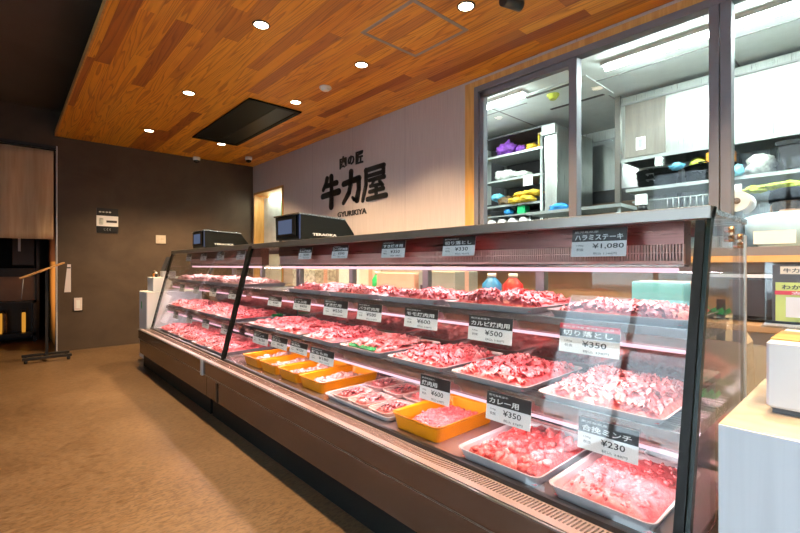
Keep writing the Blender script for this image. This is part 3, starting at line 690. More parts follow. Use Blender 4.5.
# foil tray of small packs
place_tray(1.255, 1.73, .394, .53, .50, .026, 'wide grey tray carrying the small pink meat packs', M['foam'], None, 'pack_tray', 'tray')
pk = None; n = 0
rown = ['front', 'rear']; coln = ['nearest the mince bin', 'middle of the three', 'nearest the four bins']
for r_ in range(2):
    for c_ in range(3):
        x = 1.370+r_*.225; y = 1.567+c_*.163; z = .402+r_*.006; l = 'small pink foam meat pack in the %s row, %s' % (rown[r_], coln[c_])
        if pk is None:
            pk = empty('meat_pack', (x, y, z), l, 'meat pack', 'small meat packs on the wide tray')
            tm = tray_mesh(.150, .205, .026); tm.v = [(p_[0]+x, p_[1]+y, p_[2]+z) for p_ in tm.v]; tm.build('foam_tray', M['pinkfoam'], pk)
            me = get_meat(.095, .145, .014, 40, 'slices', 1); mo = bpy.data.objects.new('meat_slices', me); C.objects.link(mo); mo.parent = pk; mo.location = (0, 0, .005)
            f = MB().add([(x-.095, y-.068, z+.0265), (x+.095, y-.068, z+.0265), (x+.095, y+.068, z+.0265), (x-.095, y+.068, z+.0265), (x, y, z+.031)], [(0, 1, 4), (1, 2, 4), (2, 3, 4), (3, 0, 4)]); f.build('wrapping_film', M['film'], pk)
            dk = MB()
            for a_, b_, c_2, d_ in ((-.05, -.02, .02, .015), (-.03, .02, .03, -.03), (.0, -.035, .04, .0), (-.06, .01, -.02, .03)): dk.tube([(x+a_, y+b_, z+.0325), (x+(a_+c_2)/2+.008, y+(b_+d_)/2, z+.033), (x+c_2, y+d_, z+.0325)], .0022, 5)
            dk.build('dark_edge_marks', M['cardhead'], pk)
        else:
            pk2 = dup(pk, (x, y, z), l); pk2.rotation_euler = (0, 0, R(180*((r_+c_) % 2) + random.Random(r_*7+c_).uniform(-4, 4)))
# far case trays
FAR = []
for zs, xf, D, n, st, nm in ((.922, 1.395, .41, 4, 'chunks', 'top shelf'), (.648, 1.335, .46, 4, 'slices', 'middle shelf'), (.394, 1.235, .46, 5, 'slices', 'floor deck')):
    ord_ = ['nearest the black joint', 'second from the black joint', 'third from the black joint', 'fourth from the black joint', 'farthest from the black joint']
    P_ = (5.36-3.40)/n
    for i in range(n):
        yc = 3.40+P_*(i+.5); W = round(P_-.05, 3)
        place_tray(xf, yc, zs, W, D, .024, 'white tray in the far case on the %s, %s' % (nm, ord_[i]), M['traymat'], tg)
        place_meat(xf+D/2, yc, zs+.006, round(W-.036, 3), round(D-.036, 3), .05 if nm != 'floor deck' else .042, 50+(i % 2)+(2 if n == 5 else 0), st if not (nm == 'floor deck' and i == 2) else 'slices', (3 if nm == 'top shelf' else (0, 1, 0, 1, 0)[i]), 'red meat on the far case %s, %s' % (nm, ord_[i]))
garnish(1.70, 3.55, .665, 'green leaf garnish on the far case middle shelf near the joint', .3, .08)
place_tray(1.64, .50, .394, .12, .12, .05, 'small empty foam tray behind the ground meat', M['foam'], None, 'foam_tray', 'tray')

# ------------------------------------------------------------------ price cards
def price_card(x, y0, y1, z0, z1, lines, label, red=False, blue=False, tilt=.012):
    """y0 nearer edge, y1 farther edge; the printed face looks towards -X"""
    Wd = y1-y0; Hh = z1-z0
    t = empty('price_card', (x, (y0+y1)/2, z0), label, 'price card', 'price cards in the display cases')
    ux = Vector((0, -1, 0)); uy = Vector((tilt, 0, Hh)).normalized(); hh = math.hypot(tilt, Hh); nrm = ux.cross(uy)
    o = Vector((x, y1, z0))
    def q(mb, u0, u1, v0, v1, d):
        pts = [o+ux*u+uy*v+nrm*d for u, v in ((u0, v0), (u1, v0), (u1, v1), (u0, v1))]
        mb.prism([tuple(p_) for p_ in pts], tuple(nrm*.0004))
    b = MB(); pts = [o+ux*u+uy*v for u, v in ((0, 0), (Wd, 0), (Wd, hh), (0, hh))]; b.prism([tuple(p_) for p_ in pts], tuple(nrm*-.0012)); b.build('card_body', M['paper'], t)
    h = MB(); split = .54
    q(h, 0, Wd, hh*split, hh*(.82 if red else 1), .0003); h.build('header_band', M['cardhead'], t)
    if red: r = MB(); q(r, 0, Wd, hh*.80, hh, .0003); r.build('red_band', M['cardred'], t)
    sm, name, price, small = lines
    wt = MB(); 
    def tx(mb, s_, u, v, wd, ht, bold=.0):
        put_text(mb, s_, o+ux*(Wd*u)+uy*(hh*v)+nrm*.0010, ux, uy, Wd*wd, hh*ht, 0, bold)
    if sm: tx(wt, sm, .05, .87 if red else .85, .45 if not red else .85, .07)
    tx(wt, name, .06, .59, min(.88, .155*len(name)+.06), .20 if sm else .27, .02)
    wt.build('header_lettering', M['whiteink'], t)
    bt = MB(); tx(bt, price, .40, .26, min(.56, .10*len(price)), .20, .01); tx(bt, '100g', .10, .36, .13, .07); tx(bt, '税抜', .10, .20, .14, .10); tx(bt, '税込 ' + small, .42, .06, .42, .09)
    bt.build('price_lettering', M['ink'], t); return t
K = '鹿児島県産'
cards = [
 (1.45, .54, .72, 1.128, 1.222, (K, 'ハラミステーキ', '¥1,080', '1,166円'), 'price card reading 1,080 yen under the top rail near the end post'),
 (1.45, 1.14, 1.32, 1.140, 1.222, (K+'和牛', '切り落とし', '¥330', '356円'), 'price card reading 330 yen under the top rail'),
 (1.45, 1.57, 1.748, 1.138, 1.222, (K+'和牛', 'すき焼き用', '¥350', '378円'), 'price card under the top rail, second beyond the 330 yen one'),
 (1.45, 2.05, 2.215, 1.140, 1.216, (K, 'ロース焼肉用', '¥390', '421円'), 'price card under the top rail by the scale, third beyond the 330 yen one'),
 (1.45, 2.45, 2.615, 1.140, 1.214, (K, 'もも焼肉用', '¥390', '421円'), 'farthest price card under the near case top rail'),
 (1.383, .535, .73, .812, .905, ('鹿児島県産 黒毛和牛使用', '切り落とし', '¥350', '378円'), 'price card with a red top band reading 350 yen on the top shelf edge'),
 (1.383, .915, 1.12, .802, .900, (K+'牛', 'カルビ焼肉用', '¥500', '540円'), 'price card reading 500 yen on the top shelf edge'),
 (1.383, 1.29, 1.50, .815, .903, (K+'牛', 'モモ焼肉用', '¥600', '648円'), 'price card on the top shelf edge beyond the 500 yen card'),
 (1.383, 1.67, 1.87, .815, .900, (K, 'バラ焼肉用', '¥580', '626円'), 'price card on the top shelf edge, second beyond the 500 yen card'),
 (1.383, 1.96, 2.20, .810, .898, (K, 'すき焼用', '¥550', '594円'), 'price card on the top shelf edge, third beyond the 500 yen card'),
 (1.383, 2.35, 2.56, .815, .888, (K, 'しゃぶ用', '¥450', '486円'), 'price card on the top shelf edge, fourth beyond the 500 yen card'),
 (1.383, 2.73, 2.93, .815, .880, (K, '小間切れ', '¥280', '302円'), 'farthest price card on the near case top shelf edge'),
 (1.320, .46, .635, .535, .628, (K, '合挽ミンチ', '¥230', '248円'), 'price card reading 230 yen over the ground meat tray'),
 (1.320, .80, .985, .533, .634, (K+'牛', 'カレー用', '¥350', '378円'), 'price card reading 350 yen over the dark stewing chunks'),
 (1.320, 1.165, 1.335, .530, .630, (K+'牛', '焼肉用', '¥600', '648円'), 'price card reading 600 yen over the nearest orange bin'),
 (1.320, 2.00, 2.25, .545, .622, (K, '鶏もも肉', '¥180', '194円'), 'price card over the orange bin next to the small packs'),
 (1.320, 2.28, 2.49, .560, .628, (K, '手羽先', '¥120', '130円'), 'price card over the third orange bin from the joint'),
 (1.320, 2.53, 2.75, .555, .628, (K, 'ささみ', '¥140', '151円'), 'price card over the second orange bin from the joint'),
 (1.320, 2.80, 3.04, .545, .630, (K, '豚ミンチ', '¥130', '140円'), 'price card over the farthest orange bin')]
for i, c in enumerate(cards): price_card(*c, red=(i == 5))
fn = ['nearest the black joint', 'second from the black joint', 'third from the black joint', 'fourth from the black joint']
for j, (x, z, nm) in enumerate(((1.45, 1.145, 'top rail'), (1.383, .82, 'top shelf edge'), (1.320, .54, 'middle shelf edge'))):
    for i in range(4):
        y = 3.50+i*.46
        price_card(x, y, y+.17, z, z+.075, (K, ('切落し', '焼肉用', '豚ロース', '豚バラ')[i], ('¥280', '¥330', '¥250', '¥220')[i], '税'), 'small price card on the far case %s, %s' % (nm, fn[i]))

# ------------------------------------------------------------------ scales on the cases
def scale(y0, label):
    t = empty('scale', (1.74, y0+.19, 1.256), label, 'scale', 'black scales on top of the cases')
    x0, y1, z = 1.50, y0+.37, 1.262
    MB().prism([(x0+.005, y0, z+.02), (x0, y0, z+.19), (x0+.02, y0, z+.197), (x0+.38, y0, z+.175), (x0+.46, y0, z+.075), (x0+.47, y0, z+.02)], (0, y1-y0, 0)).build('housing', M['barblack'], t, .006)
    MB().box(x0-.005, x0+.42, y0-.004, y1+.004, z+.190, z+.200).build('weighing_plate', M['darkplastic'], t, .003) if False else None
    MB().prism([(x0-.010, y0-.004, z+.19), (x0-.010, y0-.004, z+.199), (x0+.38, y0-.004, z+.18), (x0+.38, y0-.004, z+.172)], (0, y1-y0+.008, 0)).build('weighing_plate', M['steel'], t)
    MB().box(x0-.008, x0, y0+.04, y1-.03, z+.04, z+.18).build('display_bezel', M['blackgloss'], t)
    MB().box(x0-.010, x0-.0075, y0+.10, y1-.07, z+.06, z+.16).build('display_screen', M['screen'], t)
    for dx in (.03, .34):
        for dy in (.03, .34): MB().tube([(x0+dx, y0+dy, z-.006), (x0+dx, y0+dy, z+.021)], .012, 10).build('foot', M['black'], t)
    MB().box(x0-.004, x0+.004, y0-.003, y0+.006, z+.02, z+.19).build('corner_strip', plain('navy strip', (0.02, 0.04, 0.13), .4), t)
    a = MB(); put_text(a, 'TERAOKA', (x0+.10, y0-.001, z+.045), (1, 0, 0), (0, 0, 1), .20, .018, 0, .03); a.build('maker_lettering', M['whiteink'], t)
scale(2.68, 'black counter scale with a lit blue screen on the near case')
scale(4.62, 'black counter scale standing on the far case')

# ------------------------------------------------------------------ right: service counter
ct = empty('service_counter', (1.6, -.9, 0), 'white woodgrain service counter with a pale oak top', 'counter')
MB().box(1.235, 1.78, -2.2, .240, 0, .715).build('body', M['countwhite'], ct, .002)
MB().box(1.215, 1.80, -2.2, .250, .715, .738).build('worktop', M['topwood'], ct, .002)
MB().box(1.209, 1.216, -2.2, .250, .0, .736).build('front_panel', M['countwhite'], ct)
rg = empty('cash_register', (1.55, -.08, .738), 'pale blue white register box on the service counter', 'register')
MB().rbox(1.385, 1.80, -.36, .190, .752, .915, .006).build('housing', M['whiteplastic'], rg)
MB().box(1.40, 1.79, -.35, .18, .738, .753).build('base', M['darkplastic'], rg)
MB().box(1.42, 1.78, -.34, .12, .915, .930).build('top_panel', M['darkplastic'], rg)
MB().box(1.41, 1.60, .125, .185, .914, .918).build('orange_sheen', M['ledgewood'], rg)  # orange slab painted for the warm light reflecting on the register top
# acrylic sign holder
ac = empty('sign_holder', (1.6, .1, .93), 'clear acrylic holder with a shop leaflet on the register', 'sign holder')
MB().box(1.598, 1.612, -.10, .222, .935, 1.108).build('acrylic_plate', M['acrylic'], ac)
MB().box(1.54, 1.70, -.10, .222, .930, .936).build('acrylic_foot', M['acrylic'], ac)
MB().box(1.594, 1.5965, -.10, .205, .945, 1.100).build('brown_sheet', plain('dark brown print', (0.045, 0.028, 0.022), 0.4), ac)
y = .196
MB().box(1.592, 1.5939, y-.075, y-.008, 1.075, 1.096).build('name_plate', plain('cream plate', (0.8, 0.68, 0.55), .5), ac)
a = MB(); put_text(a, '牛力屋', (1.5915, y-.014, 1.079), (0, -1, 0), (0, 0, 1), .052, .012, 0, .02); a.build('name_lettering', M['ink'], ac)
MB().box(1.591, 1.5935, -.10, .198, .945, 1.052).build('leaflet', plain('lime leaflet', (0.55, 0.62, 0.16), .4), ac)
MB().box(1.589, 1.5908, -.10, .199, 1.018, 1.029).build('red_band', M['cardred'], ac)
MB().box(1.589, 1.5908, -.10, .176, .957, 1.012).build('white_patch', M['paper'], ac)
a = MB(); put_text(a, '支払可能', (1.5885, .165, 1.0195), (0, -1, 0), (0, 0, 1), .09, .008, 0, .01); a.build('white_lettering', M['whiteink'], ac)
a = MB(); put_text(a, 'わかいやすい', (1.5905, .185, 1.033), (0, -1, 0), (0, 0, 1), .12, .013, 0, .03); a.build('slogan_lettering', M['ink'], ac)
o = MB().rbox(1.50, 1.66, -.05, .16, .932, .9345, .001); 
# rear work counter, black box added for the dark niche and bottles behind the case
rc = empty('work_counter', (2.75, .6, 0), 'low rear work counter along the wall under the kitchen window', 'counter')
MB().box(2.48, 3.04, -1.5, 5.6, .80, .83).build('worktop', M['beige'], rc, .003)
MB().box(2.52, 3.04, -1.5, 5.6, .06, .80).build('body', M['tile'], rc)
mw = empty('niche_box', (2.8, .3, .83), 'black box added for the dark niche above the rear work counter', 'niche_box')
MB().rbox(2.62, 2.98, .02, .47, .835, 1.06, .006).build('housing', M['blackgloss'], mw)
MB().box(2.612, 2.622, .03, .46, 1.04, 1.056).build('top_trim', M['palealu'], mw)
MB().box(2.61, 2.62, .12, .45, .86, 1.03).build('door', M['black'], mw)
for y, z, r, m, l in ((1.92, .83, .07, 'blue', 'blue bottle on the rear work counter'), (1.74, .83, .07, 'red', 'red bottle beside the blue one on the rear counter'), (3.25, .83, .05, 'greenbox', 'green canister on the rear work counter')):
    t = empty('bottle', (2.65, y, z), l, 'bottle', None)
    MB().lathe((2.65, y, 0), [(r, z), (r, z+.13), (r*.5, z+.17), (r*.4, z+.18)], 14).build('body', M[m], t); MB().lathe((2.65, y, 0), [(r*.45, z+.18), (r*.45, z+.21)], 12).build('cap', M['whiteplastic'], t)
for i, (y, wd, hh, m, l) in enumerate(((.80, .25, .18, 'skyblue', 'folded light blue cloth package on the rear counter'), (2.40, .4, .22, 'kitsteel', 'pale grey carton on the rear counter behind the middle of the case'), (2.9, .5, .2, 'pinkfoam', 'pale pink carton on the rear counter behind the orange bins'), (3.6, .35, .25, 'whiteplastic', 'white carton on the rear counter behind the black joint'), (4.5, .5, .22, 'clearbag', 'grey carton on the rear counter behind the far case'))):
    t = empty('carton', (2.7, y, .83), l, 'box', 'cartons on the rear counter')
    MB().rbox(2.56, 2.85, y-wd/2, y+wd/2, .831, .83+hh, .006).build('box_body', M[m], t); MB().box(2.68, 2.73, y-wd/2-.001, y+wd/2+.001, .832, .832+hh).build('tape', M['pinkfoam'], t)
# things seen through the near side glass
t = empty('paper_bag', (2.0, .33, 0), 'tan paper bag standing behind the near end of the case', 'bag')
MB().loft([[(1.95, .33, .50), (2.20, .33, .50), (2.20, .47, .50), (1.95, .47, .50)], [(1.96, .34, .80), (2.19, .34, .80), (2.19, .46, .80), (1.96, .46, .80)], [(2.0, .39, .90), (2.16, .39, .90), (2.16, .41, .90), (2.0, .41, .90)]]).build('bag_body', M['topwood'], t)
MB().rbox(1.92, 2.40, .27, .75, .0, .50, .01).build('bag_stand', M['postwood'], t)

# ------------------------------------------------------------------ far end: freezer, box, register tablet
fz = empty('cabinet', (1.45, 5.7, 0), 'narrow white cabinet at the far end of the cases', 'cabinet')
MB().rbox(1.165, 1.75, 5.47, 5.83, .03, .80, .006).build('body', M['whiteplastic'], fz)
MB().box(1.20, 1.72, 5.50, 5.80, 0, .03).build('plinth', M['black'], fz)
MB().box(1.1635, 1.166, 5.70, 5.74, .60, .68).build('green_sticker', M['greenbox'], fz)
bx = empty('carton', (1.4, 5.65, .8), 'white box on the white cabinet with an open front', 'box')
MB().rbox(1.235, 1.55, 5.50, 5.76, .801, .96, .004).build('box_body', M['whiteplastic'], bx); MB().box(1.36, 1.52, 5.492, 5.501, .82, .945).build('wood_side', M['topwood'], bx)
tm = empty('payment_terminal', (1.40, 5.56, .96), 'small card terminal with a dark tilted screen on the white box', 'payment terminal')
MB().rbox(1.33, 1.47, 5.50, 5.60, .961, 1.03, .004).build('base', M['whiteplastic'], tm)
MB().prism([(1.34, 5.48, 1.03), (1.355, 5.48, 1.03), (1.415, 5.48, 1.19), (1.40, 5.48, 1.19)], (0, .15, 0)).build('screen', M['darkplastic'], tm)
fg = empty('figurine', (1.29, 5.66, .96), 'small brown round figurine on the white box', 'ornament')
MB().ball((1.29, 5.66, .985), .025, 12).build('body', M['orange'], fg); MB().ball((1.285, 5.66, 1.02), .018, 12).build('head', M['brownbag'], fg)
fg = empty('figurine', (1.29, 5.59, .96), 'small black round figurine beside the brown one', 'ornament')
MB().ball((1.29, 5.59, .98), .022, 12).build('body', M['black'], fg); MB().ball((1.285, 5.59, 1.008), .014, 12).build('head', M['whiteplastic'], fg)

# ------------------------------------------------------------------ back wall things
cu = empty('door_curtain', (-.3, 6.96, 1.42), 'plain beige linen curtain hanging in the dark doorway', 'curtain')
v = []; nx, nz = 60, 12
for j in range(nz+1):
    for i in range(nx+1):
        x = -1.05+i*(1.50/nx); z = 1.42+j*(1.11/nz); v.append((x, 6.955+.012*math.sin(i*.55+.3*math.sin(j*.5))*(1-.5*j/nz), z))
a = MB(); a.add(v, [(j*(nx+1)+i, j*(nx+1)+i+1, (j+1)*(nx+1)+i+1, (j+1)*(nx+1)+i) for j in range(nz) for i in range(nx)], 0, True)
c = a.build('fabric', M['cloth'], cu); s_ = c.modifiers.new('thickness', 'SOLIDIFY'); s_.thickness = .004
MB().tube([(-1.1, 6.955, 2.535), (.475, 6.955, 2.535)], .010, 10).build('rod', M['black_metal'], cu)
nt = empty('wall_notice', (1.03, 6.995, 1.53), 'small black and white notice on the dark wall', 'notice')
MB().box(.90, 1.145, 6.992, 6.9995, 1.76, 1.862).build('black_plate', M['black'], nt); MB().box(.90, 1.145, 6.992, 6.9995, 1.53, 1.62).build('black_plate', M['black'], nt)
MB().box(.90, 1.145, 6.991, 6.9995, 1.62, 1.76).build('white_plate', M['paper'], nt)
a = MB(); put_text(a, '●●●●', (.925, 6.9905, 1.80), (1, 0, 0), (0, 0, 1), .14, .02); put_text(a, 'くくく', (.98, 6.9905, 1.56), (1, 0, 0), (0, 0, 1), .08, .035); a.build('white_lettering', M['clearbag'], nt)
MB().box(1.01, 1.13, 6.9895, 6.991, 1.67, 1.70).build('grey_bar', M['cardhead'], nt); MB().box(.925, .975, 6.9895, 6.991, 1.64, 1.73).build('grey_square', M['clearbag'], nt)
th = empty('wall_switch', (1.67, 6.99, 1.41), 'cream light switch plate high on the dark wall beside the scale', 'switch')
MB().rbox(1.605, 1.735, 6.988, 6.9995, 1.41, 1.53, .002).build('plate', M['topwood'], th); MB().box(1.635, 1.665, 6.984, 6.989, 1.43, 1.51).box(1.675, 1.705, 6.984, 6.989, 1.43, 1.51).build('rocker', M['topwood'], th)
th = empty('wall_socket', (.70, 6.99, .51), 'pale socket plate low on the dark wall', 'socket')
MB().rbox(.66, .745, 6.988, 6.9995, .51, .675, .002).build('plate', M['foam'], th); MB().box(.683, .722, 6.985, 6.989, .54, .645).build('insert', M['whiteplastic'], th)

# menu stand
ms = empty('menu_stand', (.36, 6.5, 0), 'black metal stand with a slanted thin wooden board', 'stand')
b = MB()
for yy in (6.38, 6.62): b.box(.14, .58, yy-.018, yy+.018, .035, .065)
b.box(.34, .375, 6.38, 6.62, .04, .06); b.build('base', M['black_metal'], ms, .003)
for x in (.17, .55):
    for yy in (6.38, 6.62): MB().lathe((x, yy, .018), [(.016, -.018), (.018, 0), (.016, .018)], 12).build('caster', M['black'], ms)
MB().box(.345, .372, 6.487, 6.513, .05, 1.03).build('pole', M['black_metal'], ms)
MB().prism([(.125, 6.38, .94), (.52, 6.38, 1.12), (.515, 6.38, 1.135), (.12, 6.38, .955)], (0, .26, 0)).build('board', M['ledgewood'], ms)
MB().tube([(.15, 6.39, .945), (.142, 6.39, .85), (.135, 6.39, .72)], .004, 6).build('cord', M['cord'], ms)
pc = empty('paper_tag', (.545, 6.44, .78), 'narrow white paper strip hanging from the stand', 'tag')
MB().prism([(.515, 6.44, .78), (.578, 6.44, .78), (.578, 6.44, 1.108), (.545, 6.44, 1.108)], (0, .004, 0)).build('strip', M['foam'], pc); MB().box(.54, .575, 6.435, 6.44, 1.06, 1.075).build('clip', M['black'], pc)
# lobby: dark cabinet, pale counter band, amber lit shelf
lb = empty('lobby_counter', (-.2, 8.6, 0), 'pale fronted counter in the dark lobby behind the curtain', 'counter')
MB().box(-1.2, .34, 8.5, 9.0, .52, .93).build('pale_front', M['beige'], lb); MB().box(-1.3, .34, 8.45, 9.05, .93, 1.05).build('top', M['black_metal'], lb)
MB().box(-1.2, .34, 8.6, 9.0, 0, .52).build('body', M['black'], lb); MB().box(.345, .38, 8.42, 9.0, 0, 1.9).build('side_post', M['black_metal'], lb)
for i, x in enumerate((-.42, -.30, -.18, -.05, .00, .20)):
    t = empty('lantern', (x, 8.3, .13), 'amber lit jar on the low lobby shelf, number %s from the wall opening' % ['six', 'five', 'four', 'three', 'two', 'one'][i], 'lantern', 'amber jars on the lobby shelf')
    MB().lathe((x, 8.3, 0), [(.020, .135), (.022, .20), (.022, .40), (.018, .42)], 14).build('glass_body', M['amber'] if i in (1, 3, 5) else M['brownbag'], t); MB().lathe((x, 8.3, 0), [(.02, .42), (.02, .46)], 14).build('lid', M['black'], t)
    t['label'] = ['sixth', 'fifth', 'fourth', 'third', 'second', 'first'][i] + ' amber glass jar from the doorway trim on the low lobby shelf'
tag(MB().box(-1.2, .34, 8.2, 8.44, .08, .13).box(-1.2, .34, 8.2, 8.44, .55, .58).box(.30, .34, 8.2, 8.44, 0, .58).box(-1.2, .34, 8.42, 8.44, .1, .58).build('low_shelf', M['black']), 'low black shelf holding amber jars in the lobby', 'shelf')
d = bpy.data.lights.new('lobby_lamp', 'SPOT'); d.energy = 60; d.color = (1, .60, .28); d.spot_size = R(80); d.spot_blend = 1; d.shadow_soft_size = .03
o = bpy.data.objects.new('lobby_lamp', d); C.objects.link(o); o.location = (-.6, 7.7, 0.9); o.rotation_euler = (0, R(-88), 0)
tag(MB().box(.08, .32, 8.46, 8.5, 1.1, 1.62).box(.14, .17, 8.44, 8.46, 1.3, 1.55, 1).build('lobby_board', [M['darkplastic'], M['palealu']]), 'dark notice board beyond the doorway under the curtain', 'board')

# ------------------------------------------------------------------ kitchen beyond the windows
for i, (y0, y1, l) in enumerate(((2.29, 3.5, 'fluorescent ceiling tube seen through the farthest window pane'), (-.6, 1.56, 'long fluorescent ceiling tube crossing the two nearer window panes'))):
    t = empty('fluorescent_light', (3.70, (y0+y1)/2, KH), l, 'ceiling light', 'kitchen fluorescent lights')
    MB().box(3.65, 3.75, y0, y1, KH-.03, KH).build('housing', M['whiteplastic'], t); MB().tube([(3.70, y0+.02, KH-.05), (3.70, y1-.02, KH-.05)], .018, 12).build('tube', M['tubewhite'], t)
    area('kitchen_lamp', (3.70, (y0+y1)/2, KH-.08), (0, 0, 0), .08, y1-y0-.05, 34*(y1-y0)*KITCHEN, (.86, 1.0, .95), t)
t = empty('ceiling_vent', (4.3, 1.9, KH), 'round yellowish kitchen ceiling sensor', 'sensor'); MB().lathe((3.98, 2.16, 0), [(.06, KH-.0005), (.06, KH-.02), (.03, KH-.06)], 16).build('body', M['lime'], t)
t['category'] = 'sensor'
# wire rack
rk = empty('storage_rack', (4.7, 2.95, 0), 'stainless storage rack full of packages behind the far pane', 'rack')
b = MB()
for x in (4.5, 4.95):
    for y in (2.58, 3.36): MB().tube([(x, y, 0), (x, y, 2.6)], .018, 8).build('post', M['kitsteel'], rk)
for z in (1.30, 1.55, 1.83, 2.14, 2.44): MB().box(4.48, 4.97, 2.56, 3.38, z-.025, z).build('shelf', M['kitsteel'], rk)
MB().box(4.955, 4.965, 2.56, 3.6, 1.25, 2.75).box(4.5, 4.96, 2.56, 3.6, 2.66, 2.68).build('back_panel', M['darkplastic'], rk)
def lump(name, c, r, sq, mat, label, cat, group=None, seed=0):
    a = MB().ball(c, r, 22, sq=sq, fn=lambda q: q*(1+.5*noise.noise(Vector((q.x/sq[0], q.y/sq[1], q.z/sq[2]))*2.6+Vector((seed*3.3, 1, 2)))))
    return tag(a.build(name, M[mat]), label, cat, group)
def bagz(name, y, z, sx, sy, sz, mat, label, cat, group=None, seed=0, x=4.6): return lump(name, (x, y, z+sz*.9), 1, (sx, sy, sz), mat, label, cat, group, seed)
bagz('snack_bag', 3.10, 2.44, .12, .12, .09, 'purple', 'big purple packet on the top rack shelf', 'packet', None, 1)
bagz('snack_bag', 2.90, 2.44, .08, .06, .05, 'purple', 'smaller purple packet beside the big one on the top rack shelf', 'packet', None, 2)
bagz('snack_bag', 2.76, 2.44, .08, .07, .045, 'yellow', 'small yellow packet on the top rack shelf', 'packet', None, 3)
tag(MB().tube([(4.56, 2.65, 2.44), (4.56, 2.65, 2.60)], .012, 8).build('bottle', M['yellow']), 'thin yellow bottle at the rack post', 'bottle')
bagz('plastic_bag', 3.12, 2.14, .12, .13, .07, 'clearbag', 'milky clear bag on the second rack shelf', 'bag', None, 4)
bagz('plastic_bag', 2.90, 2.14, .10, .12, .045, 'clearbag', 'flat clear bag of yellow items on the second rack shelf', 'bag', None, 5)
bagz('rubber_glove', 2.86, 1.90, .09, .11, .035, 'yellow', 'upper yellow rubber glove on the third rack shelf', 'glove', 'yellow rubber gloves', 6, 4.55)
bagz('rubber_glove', 2.72, 1.90, .09, .12, .04, 'yellow', 'yellow rubber glove hanging over by the rack post', 'glove', 'yellow rubber gloves', 7, 4.55)
bagz('rubber_glove', 2.92, 1.83, .09, .10, .04, 'yellow', 'lower yellow rubber glove on the third rack shelf', 'glove', 'yellow rubber gloves', 8, 4.52)
bagz('rubber_glove', 2.76, 1.83, .09, .10, .04, 'yellow', 'lowest yellow rubber glove nearest the rack post', 'glove', 'yellow rubber gloves', 9, 4.5)
bagz('packet', 3.12, 1.83, .1, .10, .06, 'brownbag', 'brown packet on the third rack shelf', 'packet', None, 10)
bagz('plastic_bag', 3.24, 1.90, .08, .07, .05, 'skyblue', 'pale blue bag at the far side of the third rack shelf', 'bag', None, 11)
tag(MB().rbox(4.5, 4.62, 2.80, 2.90, 1.705, 1.80, .004).build('small_box', M['greenbox']), 'bright green box under the third rack shelf', 'box')
tag(MB().box(4.5, 4.9, 2.62, 3.32, 1.69, 1.705).build('shelf_tray', M['kitsteel']), 'thin metal tray under the third rack shelf', 'tray')
bagz('packet', 3.05, 1.70, .07, .06, .045, 'blue', 'dark blue packet beside the bright green box', 'packet', None, 12, 4.56)
for i in range(4):
    y = 3.28-i*.15; t = tag(MB().tube([(4.5, y, 1.62), (4.68, y, 1.62)], .045, 14).build('paper_roll', M['foam']), ['first', 'second', 'third', 'fourth'][i] + ' white paper roll lying on the lower rack shelf, counted from the far post', 'paper roll', 'paper rolls on the rack')
tag(MB().box(4.47, 4.475, 2.68, 2.80, 2.02, 2.14).build('shelf_note', M['whiteplastic']), 'white note clipped to the second rack shelf', 'note')
# stainless fridge beside the rack
fr = empty('tall_cabinet', (4.85, 2.50, 0), 'tall stainless cabinet side closing the storage rack', 'cabinet')
MB().rbox(4.50, 5.4, 2.40, 2.55, .1, 2.66, .01).build('body', M['hoodsteel'], fr); MB().box(4.46, 4.50, 2.40, 2.56, 2.55, 2.66).build('top_rim', M['kitsteel'], fr)
MB().box(5.585, 5.6, -2.9, 2.35, 1.90, 2.02).build('dark_rail', M['darkplastic'], fr) if False else None
struct(MB().box(5.57, 5.6, -2.9, 5.1, 1.88, 2.03), 'trim_9', M['darkplastic']); struct(MB().box(5.58, 5.6, -2.9, 5.1, 1.0, 1.88), 'trim_10', M['beige'])
struct(MB().box(5.56, 5.6, 1.2, 3.6, 2.03, 2.66), 'trim_12', brushed('polished wall sheet', (0.85, 0.88, 0.87), 0.18, 'z', metal=0.85))
struct(MB().box(5.54, 5.6, -2.9, 5.1, 2.66, 2.78), 'trim_11', M['hoodsteel'])
for y, x in ((2.35, 3.9), (2.35, 4.5)): pass
vn = empty('air_vent', (4.05, 2.35, KH), 'white square ceiling air unit with two dark slots in the kitchen', 'air vent')
MB().box(3.80, 4.40, 1.75, 2.45, KH-.01, KH).build('panel', M['kit_ceil'], vn); MB().box(3.84, 3.88, 1.82, 2.38, KH-.014, KH-.009).build('slot', M['darkplastic'], vn); MB().box(4.32, 4.36, 1.82, 2.38, KH-.014, KH-.009).build('slot', M['darkplastic'], vn)
bagz('plastic_bag', 2.30, 1.66, .07, .10, .05, 'blue', 'blue bag hanging in front of the refrigerator', 'bag', None, 13, 4.35)
wt = empty('work_table', (4.3, 2.1, 0), 'stainless kitchen work table below the windows', 'table')
MB().box(4.05, 4.44, 1.55, 2.50, 1.62, 1.65).build('top', M['kitsteel'], wt)
for x, y in ((4.08, 1.58), (4.41, 1.58), (4.08, 2.47), (4.41, 2.47)): MB().tube([(x, y, 0), (x, y, 1.62)], .018, 8).build('leg', M['kitsteel'], wt)
